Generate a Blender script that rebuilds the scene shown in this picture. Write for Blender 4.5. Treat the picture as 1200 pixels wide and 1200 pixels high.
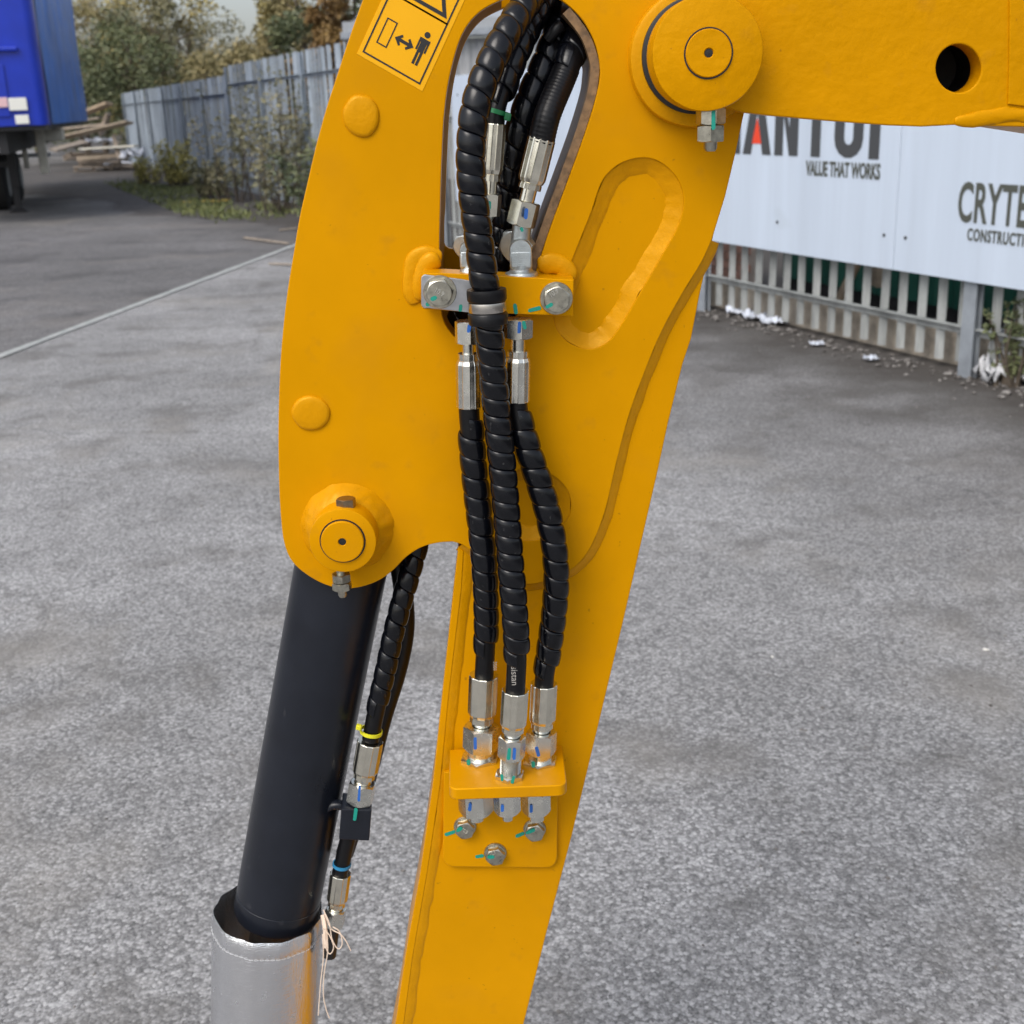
import bpy, bmesh, math, random
from mathutils import Vector, Matrix, noise
R = math.radians
random.seed(11)
scene = bpy.context.scene
for o in list(bpy.data.objects): bpy.data.objects.remove(o)
COL = scene.collection

# ------------------------------------------------------------------ camera
F, EYE, PITCH, ROLL = 1450.0, 1.6, R(18.3), R(2.0)
FWD = Vector((0, math.cos(PITCH), -math.sin(PITCH)))
UP0 = Vector((0, math.sin(PITCH), math.cos(PITCH)))
RT0 = Vector((1, 0, 0))
RT = RT0*math.cos(ROLL) - UP0*math.sin(ROLL)
UP = UP0*math.cos(ROLL) + RT0*math.sin(ROLL)
CAM = Vector((0, 0, EYE))
cd = bpy.data.cameras.new('camera'); cam = bpy.data.objects.new('camera', cd); COL.objects.link(cam)
cd.sensor_width = 36; cd.lens = 36*F/1200; cd.clip_start = .05; cd.clip_end = 3000
cd.dof.use_dof = True; cd.dof.focus_distance = 1.2; cd.dof.aperture_fstop = 12.0
m = Matrix((RT, UP, -FWD)).transposed().to_4x4(); m.translation = CAM
cam.matrix_world = m
scene.camera = cam

# ------------------------------------------------------------------ sky and sun (thin bright cloud)
SUN_EL, SUN_AZ = 48.0, 215.0      # azimuth of the sun measured clockwise from +Y: behind the camera, to the left
world = bpy.data.worlds.new('World'); scene.world = world; world.use_nodes = True
wn = world.node_tree; wn.nodes.clear()
sky = wn.nodes.new('ShaderNodeTexSky'); sky.sky_type = 'NISHITA'; sky.sun_disc = False
sky.sun_elevation = R(SUN_EL); sky.sun_rotation = R(SUN_AZ); sky.air_density = 1.0; sky.dust_density = 3.0
hsv = wn.nodes.new('ShaderNodeHueSaturation'); hsv.inputs['Saturation'].default_value = .45
bg = wn.nodes.new('ShaderNodeBackground'); bg.inputs['Strength'].default_value = .15
wo = wn.nodes.new('ShaderNodeOutputWorld')
tc = wn.nodes.new('ShaderNodeTexCoord'); sx = wn.nodes.new('ShaderNodeSeparateXYZ'); zr = wn.nodes.new('ShaderNodeMapRange')
zr.inputs['From Min'].default_value = 0; zr.inputs['From Max'].default_value = 1; zr.inputs['To Min'].default_value = 1.05; zr.inputs['To Max'].default_value = 1.6
wn.links.new(tc.outputs['Generated'], sx.inputs[0]); wn.links.new(sx.outputs['Z'], zr.inputs['Value'])
ov = wn.nodes.new('ShaderNodeMix'); ov.data_type = 'RGBA'; ov.blend_type = 'MULTIPLY'; ov.inputs['Factor'].default_value = 1
wn.links.new(sky.outputs[0], hsv.inputs['Color']); wn.links.new(hsv.outputs[0], ov.inputs['A']); wn.links.new(zr.outputs[0], ov.inputs['B']); wn.links.new(ov.outputs['Result'], bg.inputs['Color'])
wn.links.new(bg.outputs[0], wo.inputs['Surface'])
sl = bpy.data.lights.new('sun', 'SUN'); sl.energy = 1.1; sl.angle = R(38); sl.color = (1, .95, .88)
so = bpy.data.objects.new('sun', sl); COL.objects.link(so)
sd = Vector((math.sin(R(SUN_AZ))*math.cos(R(SUN_EL)), math.cos(R(SUN_AZ))*math.cos(R(SUN_EL)), math.sin(R(SUN_EL))))
so.rotation_euler = sd.to_track_quat('Z', 'Y').to_euler()
scene.view_settings.view_transform = 'Standard'; scene.view_settings.look = 'None'
scene.view_settings.gamma = 1; scene.view_settings.exposure = 0.08
scene.cycles.use_denoising = True

# ------------------------------------------------------------------ sight lines: a pixel of the photograph to a point on a real plane
def ray(x, y): return FWD + RT*((x-600)/F) - UP*((y-600)/F)
def W(x, y, Y): d = ray(x, y); return CAM + d*(Y/d.y)                 # upright plane at distance Y
def U(x, y, z): d = ray(x, y); return CAM + d*((z-EYE)/d.z)           # level plane at height z
def G(x, y): return U(x, y, 0)
def depth(P): return (P-CAM).dot(FWD)
def mpp(P): return depth(P)/F                                         # metres per photograph pixel at P
FU = Vector((-.3834, .9236, 0)); FN = Vector((-.9236, -.3834, 0)); FP0 = Vector((2.75, 7.0, 0))   # the fence line
def FPt(s, off=0, z=0): return FP0 + FU*s + FN*off + Vector((0, 0, z))
def FX(x, y, off=0):
    d = ray(x, y); P0 = FP0 + FN*off
    t = (P0-CAM).dot(FN)/d.dot(FN); P = CAM + d*t
    return (P-P0).dot(FU), P.z

# ------------------------------------------------------------------ materials
MATS = {}
def mat(name, col, rough=.5, metal=0., var=0., vscale=20., bump=0., bscale=200., coat=0., spec=.5, col2=None, col3=None, cscale=None, detail=4, speck=None, vmap=None, objrand=0., tint=None):
    mt = bpy.data.materials.new(name); mt.use_nodes = True
    nt = mt.node_tree; b = nt.nodes['Principled BSDF']
    b.inputs['Base Color'].default_value = (*col, 1); b.inputs['Roughness'].default_value = rough
    b.inputs['Metallic'].default_value = metal; b.inputs['Coat Weight'].default_value = coat
    b.inputs['Coat Roughness'].default_value = .12
    b.inputs['Specular IOR Level'].default_value = spec
    if tint: b.inputs['Specular Tint'].default_value = (*tint, 1)
    geo = nt.nodes.new('ShaderNodeNewGeometry')
    if var or col2:
        n = nt.nodes.new('ShaderNodeTexNoise'); n.inputs['Scale'].default_value = vscale; n.inputs['Detail'].default_value = detail
        n.inputs['Roughness'].default_value = .62
        if vmap:
            vm = nt.nodes.new('ShaderNodeVectorMath'); vm.operation = 'MULTIPLY'; vm.inputs[1].default_value = vmap
            nt.links.new(geo.outputs['Position'], vm.inputs[0]); nt.links.new(vm.outputs[0], n.inputs['Vector'])
        else: nt.links.new(geo.outputs['Position'], n.inputs['Vector'])
        cr = nt.nodes.new('ShaderNodeValToRGB'); e = cr.color_ramp.elements
        if col2:
            e[0].position = .36; e[1].position = .64; e[0].color = (*col, 1); e[1].color = (*col2, 1)
            if col3: k = e.new(.5); k.color = (*col3, 1)
        else:
            e[0].position = .3; e[1].position = .7
            e[0].color = (*[c*(1-var) for c in col], 1); e[1].color = (*[min(1, c*(1+var)) for c in col], 1)
        nt.links.new(n.outputs['Fac'], cr.inputs['Fac'])
        last = cr.outputs['Color']
        for sp_ in (speck if isinstance(speck, list) else [speck] if speck else []):     # dirt: (scale, threshold, strength, colour, softness, detail)
            s2 = nt.nodes.new('ShaderNodeTexNoise'); s2.inputs['Scale'].default_value = sp_[0]; s2.inputs['Detail'].default_value = sp_[5] if len(sp_) > 5 else 2
            nt.links.new(geo.outputs['Position'], s2.inputs['Vector'])
            mr = nt.nodes.new('ShaderNodeMapRange'); mr.inputs['From Min'].default_value = sp_[1]; mr.inputs['From Max'].default_value = sp_[1]+(sp_[4] if len(sp_) > 4 else .04)
            mr.inputs['To Max'].default_value = sp_[2]
            nt.links.new(s2.outputs['Fac'], mr.inputs['Value'])
            mx = nt.nodes.new('ShaderNodeMix'); mx.data_type = 'RGBA'; mx.inputs['B'].default_value = (*sp_[3], 1)
            nt.links.new(mr.outputs[0], mx.inputs['Factor']); nt.links.new(last, mx.inputs['A']); last = mx.outputs['Result']
        if objrand:
            oi = nt.nodes.new('ShaderNodeObjectInfo'); om = nt.nodes.new('ShaderNodeMapRange'); om.inputs['To Min'].default_value = 1-objrand; om.inputs['To Max'].default_value = 1+objrand
            mo = nt.nodes.new('ShaderNodeMix'); mo.data_type = 'RGBA'; mo.blend_type = 'MULTIPLY'; mo.inputs['Factor'].default_value = 1
            nt.links.new(oi.outputs['Random'], om.inputs['Value']); nt.links.new(last, mo.inputs['A']); nt.links.new(om.outputs[0], mo.inputs['B']); last = mo.outputs['Result']
        nt.links.new(last, b.inputs['Base Color'])
        rr = nt.nodes.new('ShaderNodeMapRange'); rr.inputs['To Min'].default_value = max(.02, rough-.08); rr.inputs['To Max'].default_value = min(1, rough+.08)
        nt.links.new(n.outputs['Fac'], rr.inputs['Value']); nt.links.new(rr.outputs[0], b.inputs['Roughness'])
    if bump:
        n2 = nt.nodes.new('ShaderNodeTexNoise'); n2.inputs['Scale'].default_value = bscale; n2.inputs['Detail'].default_value = 3
        nt.links.new(geo.outputs['Position'], n2.inputs['Vector'])
        bp = nt.nodes.new('ShaderNodeBump'); bp.inputs['Strength'].default_value = 1; bp.inputs['Distance'].default_value = bump
        nt.links.new(n2.outputs['Fac'], bp.inputs['Height']); nt.links.new(bp.outputs[0], b.inputs['Normal'])
    MATS[name] = mt
    return mt
YEL = (.60, .262, .0)
mat('yellow', YEL, .33, var=.06, vscale=7, bump=.00010, bscale=260, spec=.42, tint=(1, .66, .12), speck=[(150, .73, .5, (.25, .1, .01)), (11, .56, .16, (.30, .13, .02), .22, 9), (38, .62, .22, (.28, .12, .02), .14, 6)])
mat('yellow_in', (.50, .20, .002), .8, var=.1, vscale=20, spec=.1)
mat('yellow_cast', [c*.94 for c in YEL], .33, var=.08, vscale=10, bump=.0010, bscale=90, spec=.42, tint=(1, .66, .12), speck=[(150, .73, .5, (.25, .1, .01)), (11, .56, .16, (.30, .13, .02), .22, 9), (38, .62, .22, (.28, .12, .02), .14, 6)])
mat('yellow_weld', (.60, .264, .001), .30, var=.06, vscale=60, bump=.0004, bscale=220, spec=.45, tint=(1, .70, .2))
mat('cut_edge', (.20, .115, .05), .55, var=.45, vscale=130, bump=.0006, bscale=260)
mat('decal', (.82, .40, .002), .30, var=.02, spec=.25)
mat('print_black', (.012, .012, .013), .4)
mat('rubber', (.004, .004, .005), .36, var=.25, vscale=60, bump=.0001, bscale=500, spec=.32)
mat('guard', (.0025, .003, .005), .20, var=.3, vscale=45, bump=.00010, bscale=240, spec=.40, speck=(210, .70, .5, (.05, .05, .05)))
mat('zinc', (.74, .735, .675), .26, 1, var=.10, vscale=90, bump=.00004, bscale=900)
mat('zinc_yellow', (.75, .72, .615), .23, 1, var=.10, vscale=80, bump=.00004, bscale=900)
mat('zinc_cast', (.52, .56, .56), .42, 1, var=.12, vscale=150, bump=.0003, bscale=900)
mat('bolt_steel', (.46, .44, .37), .30, 1, var=.25, vscale=160, bump=.0001, bscale=700)
mat('bolt_bronze', (.30, .23, .15), .38, 1, var=.25, vscale=160)
mat('steel_plate', (.50, .51, .53), .36, 1, var=.1, vscale=120, bump=.00006, bscale=900)
mat('steel_band', (.55, .52, .48), .25, 1)
mat('barrel', (.009, .011, .017), .30, var=.2, vscale=14, bump=.0001, bscale=320, spec=.38, speck=(60, .72, .3, (.05, .05, .055)))
mat('black_pipe', (.010, .010, .011), .42)
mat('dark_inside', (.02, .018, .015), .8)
mat('teal_paint', (.005, .27, .20), .5); mat('blue_paint', (.02, .12, .45), .5)
mat('green_tie', (.01, .17, .055), .4); mat('yellow_tie', (.70, .66, .02), .4); mat('blue_ring', (.03, .22, .42), .4)
mat('print_grey', (.35, .33, .30), .6)
mat('string', (.72, .58, .46), .7)
mat('white_thread', (.60, .60, .60), .6)
mat('blue_body', (.004, .030, .42), .32, var=.15, vscale=1.5, coat=.2)
mat('blue_curtain', (.025, .17, .62), .42, var=.25, vscale=1.3, bump=.02, bscale=2.2)
mat('lamp_white', (.8, .8, .74), .3); mat('lamp_red', (.75, .5, .52), .3)
mat('chassis', (.018, .018, .02), .6); mat('tyre', (.014, .014, .014), .8); mat('pale_plastic', (.6, .58, .5), .6, var=.2, vscale=6)
mat('galv', (.31, .34, .375), .55, .25, var=.18, vscale=6, objrand=.12, bump=.002, bscale=30)
mat('galv_blue', (.27, .315, .365), .6, .15, var=.30, vscale=1.0, vmap=(3, 3, .8), objrand=.16, bump=.002, bscale=20)
mat('galv_worn', (.33, .345, .34), .65, .1, var=.32, vscale=1.0, vmap=(9, 9, 2.5), objrand=.14, bump=.002, bscale=30)
mat('board', (.53, .605, .71), .42, var=.06, vscale=1.0, vmap=(5, 5, .45), speck=(2.0, .72, .25, (.42, .48, .54)))
mat('ink', (.055, .058, .062), .5); mat('ink_olive', (.075, .080, .066), .5); mat('ink_red', (.75, .06, .02), .5)
mat('concrete', (.33, .29, .24), .85, var=.3, vscale=9, bump=.004, bscale=40)
mat('green_sheet', (.006, .065, .048), .45, var=.2, vscale=3)
mat('brick', (.42, .24, .19), .8, var=.3, vscale=14, bump=.003, bscale=60); mat('mortar', (.48, .42, .38), .9, var=.15)
mat('wood', (.29, .235, .175), .75, var=.35, vscale=18, bump=.002, bscale=60)
mat('wood_grey', (.30, .25, .20), .8, var=.35, vscale=14, bump=.002, bscale=60)
mat('wood_orange', (.33, .25, .17), .7, var=.2, vscale=8)
mat('paper', (.60, .64, .72), .7, var=.05); mat('plastic_bag', (.62, .63, .65), .4, var=.15, vscale=30)
mat('stone_white', (.75, .72, .66), .7); mat('rubble', (.085, .075, .068), .9, col2=(.26, .245, .23), vscale=16)
mat('cladding', (.42, .43, .44), .55, .1, var=.12, vscale=2); mat('eave', (.36, .38, .40), .5, .1, var=.1)
mat('bark', (.10, .08, .06), .9, var=.3, vscale=5, bump=.02, bscale=15)
LEAF = [mat('leaf_olive', (0.138, 0.127, 0.055), .6, col2=(0.340, 0.278, 0.131), col3=(0.227, 0.196, 0.085), vscale=.9),
        mat('leaf_yellow', (0.179, 0.166, 0.055), .6, col2=(0.470, 0.376, 0.131), col3=(0.292, 0.248, 0.089), vscale=1.1),
        mat('leaf_grey', (0.122, 0.127, 0.071), .6, col2=(0.292, 0.263, 0.152), col3=(0.195, 0.188, 0.104), vscale=1.2),
        mat('leaf_dark', (0.073, 0.097, 0.048), .55, col2=(0.179, 0.196, 0.089), col3=(0.114, 0.136, 0.062), vscale=1.5)]
mat('leaf_rust', (.16, .09, .03), .6, col2=(.27, .17, .05), vscale=1.1)
mat('grass', (.09, .12, .04), .6, col2=(.20, .21, .07), vscale=3.0)
mat('weed', (.27, .26, .08), .6, col2=(.48, .42, .13), vscale=4.0)
mat('litter_yellow', (.50, .38, .08), .6, var=.2, vscale=20)
mat('line_paint', (.43, .43, .415), .8, col2=(.27, .295, .285), vscale=14, bump=.002, bscale=90)

def leaf_translucent(mt):
    nt = mt.node_tree; b = nt.nodes['Principled BSDF']
    b.inputs['Transmission Weight'].default_value = 0; b.inputs['Subsurface Weight'].default_value = 0
for l in LEAF: leaf_translucent(l)

def asphalt(name, dark, light, stain, warm, big=.6, grain=85.):
    mt = bpy.data.materials.new(name); mt.use_nodes = True; nt = mt.node_tree; N = nt.nodes; L = nt.links
    b = N['Principled BSDF']; b.inputs['Roughness'].default_value = .85; b.inputs['Specular IOR Level'].default_value = .35
    g = N.new('ShaderNodeNewGeometry')
    def nz(scale, det, rough=.6):
        n = N.new('ShaderNodeTexNoise'); n.inputs['Scale'].default_value = scale; n.inputs['Detail'].default_value = det; n.inputs['Roughness'].default_value = rough
        L.new(g.outputs['Position'], n.inputs['Vector']); return n
    def ramp(src, p0, p1, c0, c1):
        r = N.new('ShaderNodeValToRGB'); r.color_ramp.elements[0].position = p0; r.color_ramp.elements[1].position = p1
        r.color_ramp.elements[0].color = (*c0, 1); r.color_ramp.elements[1].color = (*c1, 1); L.new(src, r.inputs['Fac']); return r.outputs['Color']
    def mix(a, bb, fac, mode='MIX', f=1.):
        x = N.new('ShaderNodeMix'); x.data_type = 'RGBA'; x.blend_type = mode
        L.new(a, x.inputs['A']); L.new(bb, x.inputs['B'])
        if fac is None: x.inputs['Factor'].default_value = f
        else: L.new(fac, x.inputs['Factor'])
        return x.outputs['Result']
    def m01(src, a, c, lo=0., hi=1.):
        r = N.new('ShaderNodeMapRange'); r.inputs['From Min'].default_value = a; r.inputs['From Max'].default_value = c
        r.inputs['To Min'].default_value = lo; r.inputs['To Max'].default_value = hi; L.new(src, r.inputs['Value']); return r.outputs[0]
    v = N.new('ShaderNodeTexVoronoi'); v.inputs['Scale'].default_value = grain; L.new(g.outputs['Position'], v.inputs['Vector'])
    v2 = N.new('ShaderNodeTexVoronoi'); v2.inputs['Scale'].default_value = grain*2.3; L.new(g.outputs['Position'], v2.inputs['Vector'])
    sep = N.new('ShaderNodeSeparateColor'); L.new(v.outputs['Color'], sep.inputs[0])
    sep2 = N.new('ShaderNodeSeparateColor'); L.new(v2.outputs['Color'], sep2.inputs[0])
    pw = N.new('ShaderNodeMath'); pw.operation = 'POWER'; pw.inputs[1].default_value = 1.25; L.new(sep.outputs[0], pw.inputs[0])
    stone = ramp(pw.outputs[0], .0, 1., [c*.85 for c in dark], [min(1, c*1.45) for c in light])
    fine = ramp(sep2.outputs[1], .0, 1., [c*.65 for c in dark], [min(1, c*1.25) for c in light])
    base = mix(stone, fine, None, f=.42)
    gap = m01(v.outputs['Distance'], .42, .80, 0, .38)                # bitumen between the stones
    bit = N.new('ShaderNodeRGB'); bit.outputs[0].default_value = (*[c*.38 for c in dark], 1)
    base = mix(base, bit.outputs[0], gap)
    n1 = nz(big, 6, .62); n2 = nz(big*3.3, 5, .6); n3 = nz(6, 4, .6)
    grey = ramp(n1.outputs['Fac'], .35, .66, (.74, .74, .74), (1.14, 1.14, 1.15))
    base = mix(base, grey, None, 'MULTIPLY')
    st = N.new('ShaderNodeRGB'); st.outputs[0].default_value = (*stain, 1)
    base = mix(base, st.outputs[0], m01(n2.outputs['Fac'], .52, .64, 0, .55))
    wm = N.new('ShaderNodeRGB'); wm.outputs[0].default_value = (*warm, 1)
    n4 = nz(big*1.7, 4); base = mix(base, wm.outputs[0], m01(n4.outputs['Fac'], .53, .68, 0, .50))
    n5 = nz(3.1, 3, .5); base = mix(base, bit.outputs[0], m01(n5.outputs['Fac'], .70, .76, 0, .55))   # small oil spots
    base = mix(base, ramp(n3.outputs['Fac'], .3, .7, (.88, .88, .88), (1.1, 1.1, 1.1)), None, 'MULTIPLY')
    # damp soil and tyre-trodden dirt gathered along the fence
    sub_ = N.new('ShaderNodeVectorMath'); sub_.operation = 'SUBTRACT'; sub_.inputs[1].default_value = (2.75, 7.0, 0); L.new(g.outputs['Position'], sub_.inputs[0])
    dt = N.new('ShaderNodeVectorMath'); dt.operation = 'DOT_PRODUCT'; dt.inputs[1].default_value = (-.9236, -.3834, 0); L.new(sub_.outputs[0], dt.inputs[0])
    n6 = nz(1.5, 7, .68); wob = N.new('ShaderNodeMath'); wob.operation = 'MULTIPLY_ADD'; wob.inputs[1].default_value = -3.4; L.new(n6.outputs['Fac'], wob.inputs[0]); L.new(dt.outputs['Value'], wob.inputs[2])
    soil = N.new('ShaderNodeRGB'); soil.outputs[0].default_value = (.062, .055, .049, 1)
    base = mix(base, soil.outputs[0], m01(wob.outputs[0], -1.55, -.55, .92, 0))
    base = mix(base, soil.outputs[0], m01(wob.outputs[0], -.9, .9, .58, 0))
    # cracks
    vc = N.new('ShaderNodeTexVoronoi'); vc.feature = 'DISTANCE_TO_EDGE'; vc.inputs['Scale'].default_value = .8
    dn = N.new('ShaderNodeMix'); dn.data_type = 'VECTOR'; dn.inputs['Factor'].default_value = .30; n7 = nz(1.8, 5); L.new(g.outputs['Position'], dn.inputs['A']); L.new(n7.outputs['Color'], dn.inputs['B']); L.new(dn.outputs['Result'], vc.inputs['Vector'])
    ck = m01(vc.outputs['Distance'], .001, .007, .32, 0); ckm = N.new('ShaderNodeMath'); ckm.operation = 'MULTIPLY'; L.new(ck, ckm.inputs[0]); L.new(m01(n1.outputs['Fac'], .46, .54), ckm.inputs[1])
    base = mix(base, bit.outputs[0], ckm.outputs[0])
    L.new(base, b.inputs['Base Color'])
    bp = N.new('ShaderNodeBump'); bp.inputs['Distance'].default_value = .0022; bp.inputs['Strength'].default_value = .8; bp.invert = True
    L.new(v.outputs['Distance'], bp.inputs['Height'])
    bp2 = N.new('ShaderNodeBump'); bp2.inputs['Distance'].default_value = .012; bp2.inputs['Strength'].default_value = .7
    L.new(n3.outputs['Fac'], bp2.inputs['Height']); L.new(bp.outputs[0], bp2.inputs['Normal'])
    L.new(bp2.outputs[0], b.inputs['Normal']); MATS[name] = mt; return mt
asphalt('asphalt', (.142, .140, .138), (.395, .390, .386), (.128, .121, .112), (.265, .247, .222), grain=112.)
asphalt('asphalt_old', (.088, .085, .084), (.210, .204, .20), (.070, .066, .066), (.21, .19, .17), big=.35)
asphalt('dirt', (.050, .046, .044), (.135, .125, .118), (.036, .033, .033), (.13, .11, .09), big=.9, grain=60)

# ------------------------------------------------------------------ mesh helpers
class MB:
    def __init__(s): s.v = []; s.f = []
    def add(s, vs, fs):
        o = len(s.v); s.v += [Vector(v) for v in vs]; s.f += [tuple(i+o for i in f) for f in fs]; return s
    def box(s, c, sx, sy, sz, M=None):
        c = Vector(c); vs = []
        for dz in (-.5, .5):
            for dx, dy in ((-.5, -.5), (.5, -.5), (.5, .5), (-.5, .5)):
                q = Vector((dx*sx, dy*sy, dz*sz)); vs.append(c + (M @ q if M else q))
        return s.add(vs, [(3,2,1,0),(4,5,6,7),(0,1,5,4),(1,2,6,5),(2,3,7,6),(3,0,4,7)])
    def build(s, name, m, parent=None, smooth=35, bevel=0, seg=2):
        me = bpy.data.meshes.new(name); me.from_pydata(s.v, [], s.f); me.update()
        return link(name, me, m, parent, smooth, bevel, seg)
def fixn(me):
    bm = bmesh.new(); bm.from_mesh(me); bmesh.ops.recalc_face_normals(bm, faces=bm.faces); bm.to_mesh(me); bm.free()
def link(name, me, m, parent=None, smooth=35, bevel=0, seg=2):
    fixn(me)
    o = bpy.data.objects.new(name, me); COL.objects.link(o); me.materials.append(MATS[m] if isinstance(m, str) else m)
    if smooth:
        me.polygons.foreach_set('use_smooth', [True]*len(me.polygons)); me.set_sharp_from_angle(angle=R(smooth))
    if bevel:
        b = o.modifiers.new('bevel', 'BEVEL'); b.width = bevel; b.segments = seg; b.limit_method = 'ANGLE'; b.angle_limit = R(30); b.harden_normals = False
    if parent: setp(o, parent)
    return o
def setp(o, p):
    o.parent = p; o.matrix_parent_inverse = mw_of(p).inverted()
def mw_of(p):
    mb = p.matrix_basis.copy()
    if p.parent: return mw_of(p.parent) @ p.matrix_parent_inverse @ mb
    return mb
def empty(name, loc, parent=None):
    o = bpy.data.objects.new(name, None); COL.objects.link(o); o.location = loc; o.empty_display_size = .1
    if parent: setp(o, parent)
    return o
def tag(o, label, cat, group=None, kind=None):
    if label: o['label'] = label
    if cat: o['category'] = cat
    if group: o['group'] = group
    if kind: o['kind'] = kind
    return o
def struct(o): o['kind'] = 'structure'; return o

def basis(ax, ref=None):
    ax = Vector(ax).normalized(); ref = Vector(ref) if ref else (Vector((0, -1, 0)) if abs(ax.y) < .9 else Vector((0, 0, 1)))
    a = (ref - ax*ref.dot(ax)).normalized(); return a, ax.cross(a), ax
def lathe(mb, P0, ax, prof, seg=32, poly=0, phase=0, ref=None, close=True, fn=None):
    """prof: (radius, distance along axis). poly>0 makes a rounded many-sided section."""
    a, b, ax = basis(ax, ref); P0 = Vector(P0); vs = []; fs = []
    for r, t in prof:
        for j in range(seg):
            th = 2*math.pi*j/seg + phase; rr = r
            if poly:
                k = 2*math.pi/poly; q = ((th-phase) % k) - k/2; rr = r*(1. if abs(q) > k*.40 else .955*math.cos(k/2)/math.cos(q)/math.cos(k/2))
            if fn: rr *= fn(th, t)
            vs.append(P0 + ax*t + (a*math.cos(th)+b*math.sin(th))*rr)
    for i in range(len(prof)-1):
        for j in range(seg):
            j2 = (j+1) % seg; fs.append((i*seg+j, i*seg+j2, (i+1)*seg+j2, (i+1)*seg+j))
    if close: fs.append(tuple(range(seg-1, -1, -1))); fs.append(tuple((len(prof)-1)*seg+j for j in range(seg)))
    return mb.add(vs, fs)
def hexnut(mb, P0, ax, af, h, c0=True, c1=True, phase=0., hole=0., ref=None):
    """af: half the width across flats. Chamfered hexagon from P0 along ax."""
    a, b, ax = basis(ax, ref); P0 = Vector(P0); seg = 48; rc = af*.965; T = math.tan(R(30))
    def rh(th): q = ((th+math.pi/6) % (math.pi/3)) - math.pi/6; return af/math.cos(q)
    rings = []
    def pt(th, r, t): th2 = th+phase; return P0 + ax*t + (a*math.cos(th2)+b*math.sin(th2))*r
    ths = [2*math.pi*j/seg for j in range(seg)]
    rings.append([pt(t, rc if c0 else rh(t), 0) for t in ths])
    if c0: rings.append([pt(t, rh(t), (rh(t)-rc)*T) for t in ths])
    if c1: rings.append([pt(t, rh(t), h-(rh(t)-rc)*T) for t in ths])
    rings.append([pt(t, rc if c1 else rh(t), h) for t in ths])
    if hole: rings.append([pt(t, hole, h) for t in ths]); rings.append([pt(t, hole*.95, h-.003) for t in ths])
    vs = [v for r in rings for v in r]; fs = []
    for i in range(len(rings)-1):
        for j in range(seg): j2 = (j+1) % seg; fs.append((i*seg+j, i*seg+j2, (i+1)*seg+j2, (i+1)*seg+j))
    fs.append(tuple(range(seg-1, -1, -1))); fs.append(tuple((len(rings)-1)*seg+j for j in range(seg)))
    return mb.add(vs, fs)
def catmull(pts, step):
    P = [Vector(p) for p in pts]; P = [P[0]*2-P[1]] + P + [P[-1]*2-P[-2]]; out = []
    for i in range(1, len(P)-2):
        p0, p1, p2, p3 = P[i-1:i+3]; n = max(2, int((p2-p1).length/step*2))
        for k in range(n):
            t = k/n; out.append(.5*((2*p1)+(p2-p0)*t+(2*p0-5*p1+4*p2-p3)*t*t+(3*p1-p0-3*p2+p3)*t**3))
    out.append(P[-2]); res = [out[0]]; acc = 0
    for a, b in zip(out, out[1:]):                                    # even steps
        d = (b-a).length
        if d < 1e-9: continue
        t = step-acc
        while t <= d: res.append(a+(b-a)*(t/d)); t += step
        acc = d-(t-step)
    if (res[-1]-out[-1]).length > step*.3: res.append(out[-1])
    return res
def frames(C):
    n = len(C); T = [(C[min(i+1, n-1)]-C[max(i-1, 0)]).normalized() for i in range(n)]
    a = basis(T[0])[0]; fr = []
    for t in T:
        a = (a - t*a.dot(t)).normalized(); fr.append((a, t.cross(a)))
    return fr
def tube(mb, pts, rad, seg=16, step=None, cap=True, wob=0):
    C = catmull(pts, step) if step else [Vector(p) for p in pts]; fr = frames(C); n = len(C); vs = []; fs = []
    for i, (c, (a, b)) in enumerate(zip(C, fr)):
        r = rad(i/(n-1)) if callable(rad) else rad
        for j in range(seg):
            th = 2*math.pi*j/seg; rr = r*(1+wob*noise.noise(c*60+Vector((th, 0, 0)))) if wob else r
            vs.append(c+(a*math.cos(th)+b*math.sin(th))*rr)
    for i in range(n-1):
        for j in range(seg): j2 = (j+1) % seg; fs.append((i*seg+j, i*seg+j2, (i+1)*seg+j2, (i+1)*seg+j))
    if cap: fs.append(tuple(range(seg-1, -1, -1))); fs.append(tuple((n-1)*seg+j for j in range(seg)))
    return mb.add(vs, fs)
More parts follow.
